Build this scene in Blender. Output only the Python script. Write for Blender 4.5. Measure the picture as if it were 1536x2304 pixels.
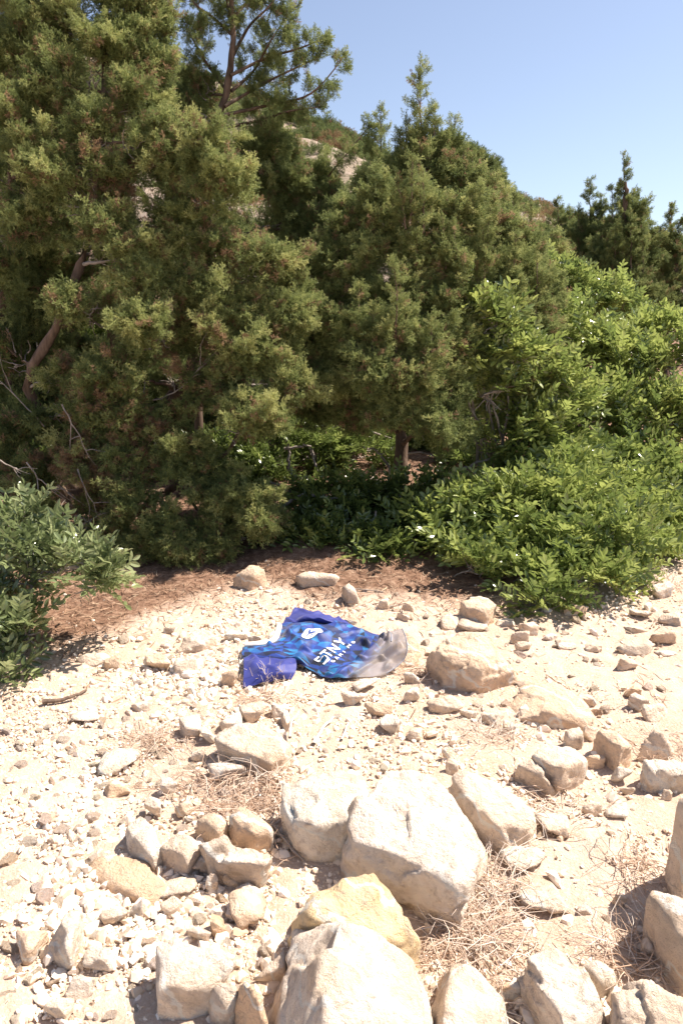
import bpy, bmesh, math, random
import numpy as np
from mathutils import Vector

# ------------------------------------------------------------------ scene, camera, light
for o in list(bpy.data.objects):
    bpy.data.objects.remove(o)
S = bpy.context.scene
COL = S.collection
PITCH = math.radians(16.0)
CAMZ = 1.3
F = 1536.0                      # focal length in photo pixels (24 mm on a 36 mm tall frame)
cam_d = bpy.data.cameras.new('camera')
cam = bpy.data.objects.new('camera', cam_d)
COL.objects.link(cam)
cam.location = (0, 0, CAMZ)
cam.rotation_euler = (math.pi / 2 - PITCH, 0, 0)
cam_d.sensor_fit = 'VERTICAL'
cam_d.sensor_height = 36
cam_d.lens = 24
cam_d.clip_start = 0.05
cam_d.clip_end = 2000
S.camera = cam

SUN_EL, SUN_AZ = math.radians(57), math.radians(71)     # azimuth from the view direction towards the right
W = bpy.data.worlds.new('World')
S.world = W
W.use_nodes = True
wn = W.node_tree
sky = wn.nodes.new('ShaderNodeTexSky')
sky.sky_type = 'NISHITA'
sky.sun_disc = False
sky.sun_elevation = SUN_EL
sky.sun_rotation = SUN_AZ
sky.air_density = 1.0
sky.dust_density = 0.8
sky.ozone_density = 3.0
bg = wn.nodes['Background']
bg.inputs['Strength'].default_value = 0.078
hs = wn.nodes.new('ShaderNodeHueSaturation')
hs.inputs['Saturation'].default_value = 0.80
hs.inputs['Hue'].default_value = 0.505
wn.links.new(sky.outputs[0], hs.inputs['Color'])
wn.links.new(hs.outputs[0], bg.inputs[0])
sl = bpy.data.lights.new('sun', 'SUN')
sl.energy = 5.0
sl.angle = math.radians(0.53)
sl.color = (1.0, 0.905, 0.805)
so = bpy.data.objects.new('sun', sl)
COL.objects.link(so)
sv = Vector((math.sin(SUN_AZ) * math.cos(SUN_EL), math.cos(SUN_AZ) * math.cos(SUN_EL), math.sin(SUN_EL)))
so.rotation_euler = (-sv).to_track_quat('-Z', 'Y').to_euler()
so.location = (6, 2, 9)
S.view_settings.view_transform = 'Standard'
S.view_settings.look = 'None'
S.view_settings.gamma = 1
S.view_settings.use_curve_mapping = False
S.view_settings.exposure = 1.16
S.cycles.max_bounces = 6
S.cycles.diffuse_bounces = 3
S.cycles.glossy_bounces = 2
S.cycles.transmission_bounces = 3

rng = np.random.default_rng(7)
random.seed(7)

# ------------------------------------------------------------------ helpers
def hash3(ix, iy, iz, seed):
    h = (ix.astype(np.int64) * 374761393 + iy.astype(np.int64) * 668265263 + iz.astype(np.int64) * 2147483647 + seed * 974634631) & 0xFFFFFFFF
    h = ((h ^ (h >> 13)) * 1274126177) & 0xFFFFFFFF
    h = ((h ^ (h >> 16)) * 2246822519) & 0xFFFFFFFF
    return ((h ^ (h >> 15)) & 0xFFFFFF) / float(0xFFFFFF)

def vnoise(p, seed=0):
    """value noise in -1..1, p (n,3)"""
    i = np.floor(p).astype(np.int64)
    f = p - i
    f = f * f * f * (f * (f * 6 - 15) + 10)
    r = 0
    for dx in (0, 1):
        wx = f[:, 0] if dx else 1 - f[:, 0]
        for dy in (0, 1):
            wy = f[:, 1] if dy else 1 - f[:, 1]
            for dz in (0, 1):
                wz = f[:, 2] if dz else 1 - f[:, 2]
                r = r + wx * wy * wz * hash3(i[:, 0] + dx, i[:, 1] + dy, i[:, 2] + dz, seed)
    return r * 2 - 1

def fbm(p, oct=4, seed=0, gain=0.5):
    a, r, q = 1.0, 0, np.array(p, float)
    for k in range(oct):
        r = r + a * vnoise(q + 17.3 * k, seed + k)
        q = q * 2.03
        a *= gain
    return r

def ray(px, py):
    x = (px - 768.0) / F
    y = (1152.0 - py) / F
    return np.array([x, math.cos(PITCH) + y * math.sin(PITCH), -math.sin(PITCH) + y * math.cos(PITCH)])

def at(px, py, Y):
    """world point at depth Y seen in that direction"""
    d = ray(px, py)
    return np.array([0, 0, CAMZ]) + d * (Y / d[1])

def sstep(a, b, x):
    t = np.clip((x - a) / (b - a), 0, 1)
    return t * t * (3 - 2 * t)

def gz_arr(x, y):
    x = np.asarray(x, float)
    y = np.asarray(y, float)
    p = np.stack([x * 1.1, y * 1.1, np.zeros_like(x)], -1).reshape(-1, 3)
    n = (fbm(p, 2, 3) * 0.022).reshape(x.shape)
    near = 1 - sstep(8, 20, y)
    bank = 0.10 * sstep(2.9, 3.6, y + 0.18 * (x > 9)) * (1 - sstep(0.9, 1.8, x)) + 0.22 * sstep(3.6, 7.0, y)
    rise = 0.05 * sstep(1.2, 3.0, x) + 0.03 * sstep(-0.4, -1.4, x)
    far = 1.8 * sstep(8, 26, y)
    return n * near + bank + rise + far

def gz(x, y):
    return float(gz_arr(np.array([x]), np.array([y]))[0])

def ground(px, py, h=0.0):
    """world point h above the ground seen at that photo pixel"""
    d = ray(px, py)
    t = 1.0
    o = np.array([0, 0, CAMZ])
    if d[2] >= -1e-3:
        return o + d * 20
    t = (CAMZ - h) / -d[2]
    for _ in range(12):
        p = o + d * t
        t2 = (CAMZ - h - gz(p[0], p[1])) / -d[2]
        t = 0.5 * (t + t2)
    return o + d * t

# -- objects
def link(o, parent=None):
    COL.objects.link(o)
    if parent is not None:
        o.parent = parent
    return o

def tag(o, label=None, cat=None, group=None, kind=None):
    if label: o['label'] = label
    if cat: o['category'] = cat
    if group: o['group'] = group
    if kind: o['kind'] = kind
    return o

def empty(name, loc, label, cat, group=None):
    o = bpy.data.objects.new(name, None)
    o.location = tuple(loc)
    o.empty_display_size = 0.1
    link(o)
    return tag(o, label, cat, group)

def mesh_np(name, v, f, mat=None, smooth=True, attrs=None):
    """f: (n,3) or (n,4) int array, or list of such arrays"""
    me = bpy.data.meshes.new(name)
    fl = f if isinstance(f, list) else [f]
    fl = [np.asarray(a, np.int32) for a in fl if len(a)]
    v = np.asarray(v, np.float32)
    nl = sum(a.size for a in fl)
    nf = sum(len(a) for a in fl)
    me.vertices.add(len(v))
    me.vertices.foreach_set('co', v.ravel())
    if nf:
        me.loops.add(nl)
        me.polygons.add(nf)
        me.loops.foreach_set('vertex_index', np.concatenate([a.ravel() for a in fl]))
        tot = np.concatenate([np.full(len(a), a.shape[1], np.int32) for a in fl])
        st = np.concatenate([[0], np.cumsum(tot)[:-1]]).astype(np.int32)
        me.polygons.foreach_set('loop_start', st)
        me.polygons.foreach_set('use_smooth', np.full(nf, smooth, bool))
    if attrs:
        for k, (typ, arr) in attrs.items():
            a = me.attributes.new(k, typ, 'POINT')
            arr = np.asarray(arr)
            if typ == 'FLOAT': a.data.foreach_set('value', arr.astype(np.float32).ravel())
            elif typ == 'INT': a.data.foreach_set('value', arr.astype(np.int32).ravel())
            elif typ == 'FLOAT_VECTOR': a.data.foreach_set('vector', arr.astype(np.float32).ravel())
            elif typ == 'FLOAT_COLOR': a.data.foreach_set('color', arr.astype(np.float32).ravel())
    me.update(calc_edges=True)
    me.validate()
    if mat: me.materials.append(mat)
    return me

def mobj(name, me, parent=None, loc=None):
    o = bpy.data.objects.new(name, me)
    if loc is not None: o.location = tuple(loc)
    return link(o, parent)

class MB:
    """collects tubes and ribbons into one mesh"""
    def __init__(s):
        s.v, s.f3, s.f4, s.c, s.n = [], [], [], [], 0
    def add(s, v, f, col=None):
        v = np.asarray(v, float); f = np.asarray(f, int)
        (s.f3 if f.shape[1] == 3 else s.f4).append(f + s.n)
        s.v.append(v); s.n += len(v)
        s.c.append(np.full(len(v), 0.5 if col is None else col))
    def tube(s, pts, rad, sides=6, col=None):
        pts = np.asarray(pts, float); m = len(pts)
        rad = np.broadcast_to(rad, (m,)) if np.ndim(rad) else np.full(m, rad)
        t = np.gradient(pts, axis=0)
        t /= np.linalg.norm(t, axis=1, keepdims=True) + 1e-9
        ref = np.array([0.31, 0.2, 0.93]) if abs(t[0] @ np.array([0.31, 0.2, 0.93])) < 0.9 else np.array([1.0, 0, 0])
        a = np.cross(t, ref); a /= np.linalg.norm(a, axis=1, keepdims=True) + 1e-9
        b = np.cross(t, a)
        ang = np.arange(sides) * 2 * math.pi / sides
        v = pts[:, None] + rad[:, None, None] * (np.cos(ang)[None, :, None] * a[:, None] + np.sin(ang)[None, :, None] * b[:, None])
        i = np.arange(m - 1)[:, None] * sides; j = np.arange(sides)[None]
        k = (j + 1) % sides
        f = np.stack([i + j, i + k, i + sides + k, i + sides + j], -1).reshape(-1, 4)
        s.add(v.reshape(-1, 3), f, col)
    def mesh(s, name, mat, origin=(0, 0, 0), smooth=True):
        if not s.v: return None
        v = np.concatenate(s.v) - np.asarray(origin)
        fs = []
        if s.f3: fs.append(np.concatenate(s.f3))
        if s.f4: fs.append(np.concatenate(s.f4))
        return mesh_np(name, v, fs, mat, smooth, {'tint': ('FLOAT', np.concatenate(s.c))})

def curve_pts(p0, p1, n=8, bend=0.1, sag=0.0, r=rng, wig=0.02):
    p0 = np.asarray(p0, float); p1 = np.asarray(p1, float)
    t = np.linspace(0, 1, n)[:, None]
    L = np.linalg.norm(p1 - p0)
    off = r.normal(0, bend * L, 3)
    p = p0 + (p1 - p0) * t + off * (4 * t * (1 - t)) * 0.5
    p[:, 2] += sag * L * (4 * t * (1 - t))[:, 0]
    w = r.normal(0, wig * L, (n, 3)); w[0] = 0; w[-1] = 0
    return p + w

# ------------------------------------------------------------------ materials
def new_mat(name):
    m = bpy.data.materials.new(name)
    m.use_nodes = True
    nt = m.node_tree
    p = nt.nodes['Principled BSDF']
    return m, nt, p, nt.links

def N(nt, t, **kw):
    n = nt.nodes.new(t)
    for k, v in kw.items():
        if k.startswith('i_'):
            n.inputs[k[2:]].default_value = v
        else:
            setattr(n, k, v)
    return n

def noise(nt, vec, scale, detail=6, rough=0.6, dist=0.0):
    n = N(nt, 'ShaderNodeTexNoise')
    n.inputs['Scale'].default_value = scale
    n.inputs['Detail'].default_value = detail
    n.inputs['Roughness'].default_value = rough
    n.inputs['Distortion'].default_value = dist
    if vec is not None: nt.links.new(vec, n.inputs['Vector'])
    return n

def ramp(nt, fac, stops):
    r = N(nt, 'ShaderNodeValToRGB')
    e = r.color_ramp.elements
    while len(e) > 1: e.remove(e[-1])
    e[0].position, e[0].color = stops[0][0], (*stops[0][1], 1)
    for p, c in stops[1:]:
        k = e.new(p); k.color = (*c, 1)
    nt.links.new(fac, r.inputs[0])
    return r

def mix(nt, fac, a, b, mode='MIX'):
    m = N(nt, 'ShaderNodeMix', data_type='RGBA', blend_type=mode)
    for s, v in ((0, fac), (6, a), (7, b)):
        if hasattr(v, 'is_linked') or hasattr(v, 'links'): nt.links.new(v, m.inputs[s])
        else: m.inputs[s].default_value = v if s == 0 else (*v, 1)
    return m.outputs[2]

def bump(nt, p, h, strength=0.5, dist=0.01):
    b = N(nt, 'ShaderNodeBump')
    b.inputs['Strength'].default_value = strength
    b.inputs['Distance'].default_value = dist
    nt.links.new(h, b.inputs['Height'])
    nt.links.new(b.outputs[0], p.inputs['Normal'])

def mat_rock():
    m, nt, p, L = new_mat('limestone')
    tc = N(nt, 'ShaderNodeTexCoord')
    oi = N(nt, 'ShaderNodeObjectInfo')
    add = N(nt, 'ShaderNodeVectorMath', operation='MULTIPLY_ADD')
    L.new(oi.outputs['Random'], add.inputs[0]); add.inputs[1].default_value = (37, 51, 23)
    L.new(tc.outputs['Object'], add.inputs[2])
    v = add.outputs[0]
    n1 = noise(nt, v, 9, 8, 0.65, 0.6)
    n2 = noise(nt, v, 38, 8, 0.7)
    n3 = noise(nt, v, 3.5, 4, 0.55, 1.0)
    c1 = ramp(nt, n1.outputs[0], [(0.29, (0.52, 0.42, 0.325)), (0.41, (0.76, 0.645, 0.53)), (0.56, (0.92, 0.815, 0.70)), (0.66, (0.88, 0.755, 0.63)), (0.75, (0.60, 0.48, 0.37))])
    ctint = mix(nt, 1.0, c1.outputs[0], oi.outputs['Color'], 'MULTIPLY')
    f3 = ramp(nt, n3.outputs[0], [(0.50, (0, 0, 0)), (0.64, (0.62, 0.62, 0.62))])
    c2 = mix(nt, f3.outputs[0], ctint, (0.80, 0.60, 0.42))
    f2 = ramp(nt, n2.outputs[0], [(0.50, (0, 0, 0)), (0.68, (0.75, 0.75, 0.75))])
    c3 = mix(nt, f2.outputs[0], c2, (0.52, 0.40, 0.31))
    # thin fracture lines
    nd = noise(nt, v, 5, 4, 0.6)
    av = N(nt, 'ShaderNodeVectorMath', operation='MULTIPLY_ADD'); L.new(nd.outputs['Color'], av.inputs[0]); av.inputs[1].default_value = (.22, .22, .22); L.new(v, av.inputs[2])
    vo = N(nt, 'ShaderNodeTexVoronoi', feature='DISTANCE_TO_EDGE'); vo.inputs['Scale'].default_value = 4.5
    L.new(av.outputs[0], vo.inputs['Vector'])
    fv0 = ramp(nt, vo.outputs['Distance'], [(0.0, (.22, .22, .22)), (0.012, (0, 0, 0))])
    fm = ramp(nt, nd.outputs[0], [(0.50, (0, 0, 0)), (0.58, (1, 1, 1))])
    fvo = N(nt, 'ShaderNodeMix', data_type='RGBA', blend_type='MULTIPLY'); fvo.inputs[0].default_value = 1
    L.new(fv0.outputs[0], fvo.inputs[6]); L.new(fm.outputs[0], fvo.inputs[7])
    c3 = mix(nt, fvo.outputs[2], c3, (0.30, 0.22, 0.15))
    # pale calcite veins
    wv = N(nt, 'ShaderNodeTexWave', wave_type='BANDS', bands_direction='DIAGONAL')
    wv.inputs['Scale'].default_value = 3.2; wv.inputs['Distortion'].default_value = 9; wv.inputs['Detail'].default_value = 4
    wv.inputs['Detail Scale'].default_value = 1.6
    L.new(v, wv.inputs['Vector'])
    fv = ramp(nt, wv.outputs[0], [(0.955, (0, 0, 0)), (0.99, (0.75, 0.75, 0.75))])
    c4 = mix(nt, fv.outputs[0], c3, (0.82, 0.78, 0.70))
    L.new(c4, p.inputs['Base Color'])
    p.inputs['Roughness'].default_value = 0.9
    p.inputs['Specular IOR Level'].default_value = 0.2
    n4 = noise(nt, v, 90, 6, 0.7)
    ms = N(nt, 'ShaderNodeMath', operation='MULTIPLY_ADD'); L.new(n1.outputs[0], ms.inputs[0]); ms.inputs[1].default_value = 1.8; L.new(n4.outputs[0], ms.inputs[2])
    ms2 = N(nt, 'ShaderNodeMath', operation='MULTIPLY_ADD'); L.new(n2.outputs[0], ms2.inputs[0]); ms2.inputs[1].default_value = 1.2; L.new(ms.outputs[0], ms2.inputs[2])
    ms3 = N(nt, 'ShaderNodeMath', operation='MULTIPLY_ADD'); L.new(fvo.outputs[2], ms3.inputs[0]); ms3.inputs[1].default_value = -0.8; L.new(ms2.outputs[0], ms3.inputs[2])
    bump(nt, p, ms3.outputs[0], 0.9, 0.016)
    return m

def mat_inst(name, stops, rough=0.7, translucent=0.25, attr_type='INSTANCER', spec=0.3, var=0.0):
    """colour from the 'tint' value of each piece"""
    m, nt, p, L = new_mat(name)
    a = N(nt, 'ShaderNodeAttribute', attribute_name='tint', attribute_type=attr_type)
    r = ramp(nt, a.outputs['Fac'], stops)
    L.new(r.outputs[0], p.inputs['Base Color'])
    p.inputs['Roughness'].default_value = rough
    p.inputs['Specular IOR Level'].default_value = spec
    if translucent > 0:
        t = N(nt, 'ShaderNodeBsdfTranslucent'); L.new(r.outputs[0], t.inputs[0])
        ms = N(nt, 'ShaderNodeMixShader'); ms.inputs[0].default_value = translucent
        out = nt.nodes['Material Output']
        L.new(p.outputs[0], ms.inputs[1]); L.new(t.outputs[0], ms.inputs[2]); L.new(ms.outputs[0], out.inputs[0])
    return m

def mat_bark(name, c0, c1, scale=30):
    m, nt, p, L = new_mat(name)
    tc = N(nt, 'ShaderNodeTexCoord')
    mp = N(nt, 'ShaderNodeMapping'); mp.inputs['Scale'].default_value = (1, 1, 0.18)
    L.new(tc.outputs['Object'], mp.inputs[0])
    n = noise(nt, mp.outputs[0], scale, 6, 0.65)
    r = ramp(nt, n.outputs[0], [(0.3, c0), (0.7, c1)])
    L.new(r.outputs[0], p.inputs['Base Color'])
    p.inputs['Roughness'].default_value = 0.95
    p.inputs['Specular IOR Level'].default_value = 0.15
    bump(nt, p, n.outputs[0], 0.7, 0.01)
    return m

def mat_ground():
    m, nt, p, L = new_mat('sandy_soil')
    tc = N(nt, 'ShaderNodeTexCoord')
    v = tc.outputs['Object']
    n1 = noise(nt, v, 2.2, 6, 0.6, 0.4)
    n2 = noise(nt, v, 26, 8, 0.7)
    n3 = noise(nt, v, 140, 4, 0.7)
    c1 = ramp(nt, n1.outputs[0], [(0.32, (0.48, 0.345, 0.25)), (0.5, (0.58, 0.43, 0.325)), (0.68, (0.65, 0.51, 0.405))])
    f2 = ramp(nt, n2.outputs[0], [(0.42, (0, 0, 0)), (0.68, (0.55, 0.55, 0.55))])
    c2 = mix(nt, f2.outputs[0], c1.outputs[0], (0.45, 0.32, 0.22))
    f3 = ramp(nt, n3.outputs[0], [(0.50, (0, 0, 0)), (0.66, (0.7, 0.7, 0.7))])
    c3 = mix(nt, f3.outputs[0], c2, (0.70, 0.58, 0.46))
    at_ = N(nt, 'ShaderNodeAttribute', attribute_name='litter')
    nl = noise(nt, v, 12, 8, 0.75)
    mt = N(nt, 'ShaderNodeMath', operation='MULTIPLY_ADD'); L.new(nl.outputs[0], mt.inputs[0]); mt.inputs[1].default_value = 1.1; mt.inputs[2].default_value = -0.55
    ad = N(nt, 'ShaderNodeMath', operation='ADD'); L.new(at_.outputs['Fac'], ad.inputs[0]); L.new(mt.outputs[0], ad.inputs[1])
    fl = ramp(nt, ad.outputs[0], [(0.35, (0, 0, 0)), (0.75, (1, 1, 1))])
    cl = ramp(nt, n2.outputs[0], [(0.35, (0.13, 0.070, 0.044)), (0.5, (0.22, 0.13, 0.085)), (0.65, (0.36, 0.24, 0.165))])
    c4 = mix(nt, fl.outputs[0], c3, cl.outputs[0])
    L.new(c4, p.inputs['Base Color'])
    p.inputs['Roughness'].default_value = 0.95
    p.inputs['Specular IOR Level'].default_value = 0.15
    ms = N(nt, 'ShaderNodeMath', operation='MULTIPLY_ADD'); L.new(n2.outputs[0], ms.inputs[0]); ms.inputs[1].default_value = 1.6; L.new(n3.outputs[0], ms.inputs[2])
    bump(nt, p, ms.outputs[0], 0.7, 0.012)
    return m

def mat_hill():
    m, nt, p, L = new_mat('dry_hillside')
    tc = N(nt, 'ShaderNodeTexCoord')
    v = tc.outputs['Object']
    n1 = noise(nt, v, 0.5, 8, 0.7, 0.6)
    c1 = ramp(nt, n1.outputs[0], [(0.35, (0.12, 0.10, 0.055)), (0.46, (0.25, 0.19, 0.13)), (0.58, (0.34, 0.26, 0.20)), (0.72, (0.16, 0.135, 0.08))])
    L.new(c1.outputs[0], p.inputs['Base Color'])
    p.inputs['Roughness'].default_value = 0.95
    bump(nt, p, n1.outputs[0], 1.0, 0.6)
    return m

ROCK = mat_rock()
PEB = mat_inst('pebble_stone', [(0.0, (0.55, 0.42, 0.30)), (0.3, (0.68, 0.55, 0.42)), (0.65, (0.78, 0.66, 0.53)), (0.92, (0.88, 0.79, 0.68)), (0.96, (0.58, 0.40, 0.27)), (1.0, (0.62, 0.55, 0.48))], 0.9, 0)
GROUND = mat_ground()
HILL = mat_hill()
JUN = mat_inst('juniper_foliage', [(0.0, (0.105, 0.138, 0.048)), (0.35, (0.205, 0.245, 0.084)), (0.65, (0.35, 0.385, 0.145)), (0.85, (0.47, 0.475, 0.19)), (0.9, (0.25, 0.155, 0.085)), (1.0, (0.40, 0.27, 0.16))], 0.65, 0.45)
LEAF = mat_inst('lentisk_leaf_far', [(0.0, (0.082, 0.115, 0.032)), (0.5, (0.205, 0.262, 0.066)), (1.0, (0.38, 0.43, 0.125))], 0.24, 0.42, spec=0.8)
DRY = mat_inst('dry_stalks', [(0.0, (0.36, 0.22, 0.14)), (0.4, (0.54, 0.38, 0.27)), (0.7, (0.70, 0.55, 0.43)), (1.0, (0.82, 0.72, 0.62))], 0.85, 0.1, 'GEOMETRY')
NEEDLE = mat_inst('needle_litter', [(0.0, (0.10, 0.055, 0.035)), (0.5, (0.21, 0.12, 0.075)), (0.85, (0.34, 0.21, 0.13)), (1.0, (0.50, 0.38, 0.26))], 0.9, 0, 'GEOMETRY')
BARK = mat_bark('juniper_bark', (0.075, 0.05, 0.035), (0.22, 0.155, 0.115))
GREYBARK = mat_bark('grey_bark', (0.17, 0.14, 0.115), (0.42, 0.36, 0.31), 40)
STICK = mat_bark('bleached_wood', (0.48, 0.40, 0.32), (0.72, 0.65, 0.56), 60)
def mat_leaf_obj():
    m, nt, p, L = new_mat('lentisk_leaf')
    oi = N(nt, 'ShaderNodeObjectInfo')
    r = ramp(nt, oi.outputs['Random'], [(0.0, (0.100, 0.140, 0.040)), (0.5, (0.200, 0.258, 0.070)), (1.0, (0.36, 0.415, 0.125))])
    L.new(r.outputs[0], p.inputs['Base Color'])
    p.inputs['Roughness'].default_value = 0.22
    p.inputs['Specular IOR Level'].default_value = 0.8
    t = N(nt, 'ShaderNodeBsdfTranslucent'); L.new(r.outputs[0], t.inputs[0])
    ms = N(nt, 'ShaderNodeMixShader'); ms.inputs[0].default_value = 0.42
    L.new(p.outputs[0], ms.inputs[1]); L.new(t.outputs[0], ms.inputs[2]); L.new(ms.outputs[0], nt.nodes['Material Output'].inputs[0])
    return m
LEAFOBJ = mat_leaf_obj()

# ------------------------------------------------------------------ instancing for masses (gravel, foliage)
PROTO = {}
def proto_collection(key, meshes):
    c = bpy.data.collections.new('shapes_' + key)
    for i, me in enumerate(meshes):
        o = bpy.data.objects.new('%s_shape_%02d' % (key, i), me)
        c.objects.link(o)
    PROTO[key] = (c, len(meshes))

def scatter(name, key, pos, rot, scl, tint, parent=None, origin=(0, 0, 0), idx=None):
    c, n = PROTO[key]
    pos = np.asarray(pos, float) - np.asarray(origin)
    m = len(pos)
    if idx is None: idx = rng.integers(0, n, m)
    me = mesh_np(name, pos, np.zeros((0, 3), int), None, True, {
        'rot': ('FLOAT_VECTOR', rot), 'scl': ('FLOAT', scl), 'tint': ('FLOAT', tint), 'idx': ('INT', idx)})
    o = mobj(name, me, parent)
    if parent is None: o.location = tuple(origin)
    ng = bpy.data.node_groups.new(name + '_scatter', 'GeometryNodeTree')
    ng.interface.new_socket('Geometry', in_out='INPUT', socket_type='NodeSocketGeometry')
    ng.interface.new_socket('Geometry', in_out='OUTPUT', socket_type='NodeSocketGeometry')
    gi = ng.nodes.new('NodeGroupInput'); go = ng.nodes.new('NodeGroupOutput')
    ip = ng.nodes.new('GeometryNodeInstanceOnPoints')
    ci = ng.nodes.new('GeometryNodeCollectionInfo')
    ci.inputs['Collection'].default_value = c
    ci.inputs['Separate Children'].default_value = True
    ci.inputs['Reset Children'].default_value = True
    ip.inputs['Pick Instance'].default_value = True
    def attr(nm, t):
        a = ng.nodes.new('GeometryNodeInputNamedAttribute'); a.data_type = t
        a.inputs['Name'].default_value = nm
        return a.outputs['Attribute']
    ng.links.new(gi.outputs[0], ip.inputs['Points'])
    ng.links.new(ci.outputs[0], ip.inputs['Instance'])
    ng.links.new(attr('idx', 'INT'), ip.inputs['Instance Index'])
    ng.links.new(attr('rot', 'FLOAT_VECTOR'), ip.inputs['Rotation'])
    ng.links.new(attr('scl', 'FLOAT'), ip.inputs['Scale'])
    ng.links.new(ip.outputs[0], go.inputs[0])
    md = o.modifiers.new('scatter', 'NODES'); md.node_group = ng
    o['kind'] = 'stuff'
    return o

def euler_to(d, spin):
    """euler that turns +X to d, with a spin about it"""
    d = np.asarray(d, float)
    d = d / (np.linalg.norm(d, axis=-1, keepdims=True) + 1e-9)
    el = np.arcsin(np.clip(d[..., 2], -1, 1)); az = np.arctan2(d[..., 1], d[..., 0])
    return np.stack([np.broadcast_to(spin, el.shape), -el, az], -1)

def runit(n, r=rng):
    v = r.normal(size=(n, 3))
    return v / np.linalg.norm(v, axis=1, keepdims=True)

# ------------------------------------------------------------------ rock shapes
_ico = {}
def ico(sub):
    if sub not in _ico:
        bm = bmesh.new(); bmesh.ops.create_icosphere(bm, subdivisions=sub, radius=1)
        bm.verts.ensure_lookup_table()
        v = np.array([x.co[:] for x in bm.verts]); v /= np.linalg.norm(v, axis=1, keepdims=True)
        f = np.array([[x.index for x in q.verts] for q in bm.faces]); bm.free()
        _ico[sub] = (v, f)
    return _ico[sub]

def hull_planes(pts):
    bm = bmesh.new()
    for p in pts: bm.verts.new(tuple(p))
    r = bmesh.ops.convex_hull(bm, input=bm.verts)
    bmesh.ops.delete(bm, geom=[g for g in r['geom_interior'] if isinstance(g, bmesh.types.BMVert)], context='VERTS')
    bm.normal_update()
    n, d = [], []
    for f in bm.faces:
        nn = np.array(f.normal[:]); n.append(nn); d.append(nn @ np.array(f.verts[0].co[:]))
    bm.free()
    return np.array(n), np.array(d)

def rock_mesh(name, pts, sub=4, seed=0, p=48, rough=0.03, cuts=7, chips=30):
    r = np.random.default_rng(seed)
    pts = np.asarray(pts, float)
    c = pts.mean(0)
    n, d = hull_planes(pts - c)
    if (d < 0).any():
        n = np.where(d[:, None] < 0, -n, n); d = abs(d)
    d = np.maximum(d, 1e-3)
    V, Fc = ico(sub)
    size = np.linalg.norm(pts - c, axis=1).mean()
    # chipped corners
    for k in range(cuts):
        u = runit(1, r)[0]
        sup = ((pts - c) @ u).max()
        n = np.vstack([n, u]); d = np.append(d, sup * r.uniform(0.86 if cuts < 10 else 0.885, 0.985))
    dot = np.maximum(V @ n.T, 0) / d[None]
    rad = (dot ** p).sum(1) ** (-1.0 / p)
    P = V * rad[:, None]
    q = P / size
    nz = fbm(q * 1.5 + seed * 3.1, 7, seed % 97, 0.62)
    st = np.abs(vnoise(np.stack([q[:, 0] * 1.1, q[:, 1] * 1.1, q[:, 2] * 6.0], -1) + seed, 5))   # bedding
    cr = np.abs(fbm(q * 1.9 + seed * 1.7, 2, 11))
    crack = -np.clip(0.07 - cr, 0, 0.07) * 9.0
    # fracture facets: each patch of the surface is tilted and set in or out a little
    if chips:
        K = runit(chips, r) * r.uniform(.7, 1.1, (chips, 1))
        w = q + 0.16 * np.stack([vnoise(q * 2.6 + 9, 3), vnoise(q * 2.6 + 40, 4), vnoise(q * 2.6 + 80, 6)], -1)
        d2 = ((w[:, None] - K[None]) ** 2).sum(2); wt = np.exp(-(d2 - d2.min(1, keepdims=True)) * (75 if sub > 4 else 24)); wt /= wt.sum(1, keepdims=True)
        ka = r.normal(0, .75, chips); kb = r.normal(0, 1.3, (chips, 3))
        chip = (wt * (ka[None] + q @ kb.T - (kb * K).sum(1)[None])).sum(1)
    else: chip = 0
    P = P * (1 + rough * (nz * 0.95 + st * 0.8 + crack * 0.9 + chip * 1.35))[:, None]
    P = P + c
    return mesh_np(name, P, Fc, ROCK, sub > 3)

TINT = {'w': (1.0, 0.965, 0.93), 'c': (0.98, 0.90, 0.82), 't': (0.93, 0.79, 0.66), 'g': (0.86, 0.80, 0.74), 'o': (0.90, 0.72, 0.56), 'y': (1.0, 0.87, 0.60)}
NROCK = 0
def add_rock(pts, label, tint='c', sub=4, name='rock', rough=0.036, cuts=4, p=64, group=None):
    global NROCK
    NROCK += 1
    pts = np.asarray(pts)
    base = np.array([pts[:, 0].mean(), pts[:, 1].mean(), pts[:, 2].min()])
    base[2] = gz(base[0], base[1])
    me = rock_mesh(name, pts - base, sub, NROCK * 13 + 5, p, rough, cuts)
    o = mobj(name, me, None, base)
    jit = np.random.default_rng(NROCK).uniform(0.93, 1.05)
    o.color = tuple(min(1, x * jit) for x in TINT[tint]) + (1,)
    tag(o, label, 'rock', group)
    return o

def traced(T, B, label, tint='c', sub=5, **kw):
    """T: (px,py,height) corners of the upper surface, B: (px,py) corners where it meets the ground"""
    P = []
    for px, py, h in T:
        g = ground(px, py, h); P.append(g)
        f = np.array([g[0], g[1] + 0.01, gz(g[0], g[1]) - 0.06]); P.append(f)
    for b in B:
        g = ground(b[0], b[1], 0.0); P.append(g); P.append(g + np.array([0, 0, -0.06]))
    return add_rock(P, label, tint, sub, **{'cuts': 24, 'p': 150, **kw})

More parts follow.
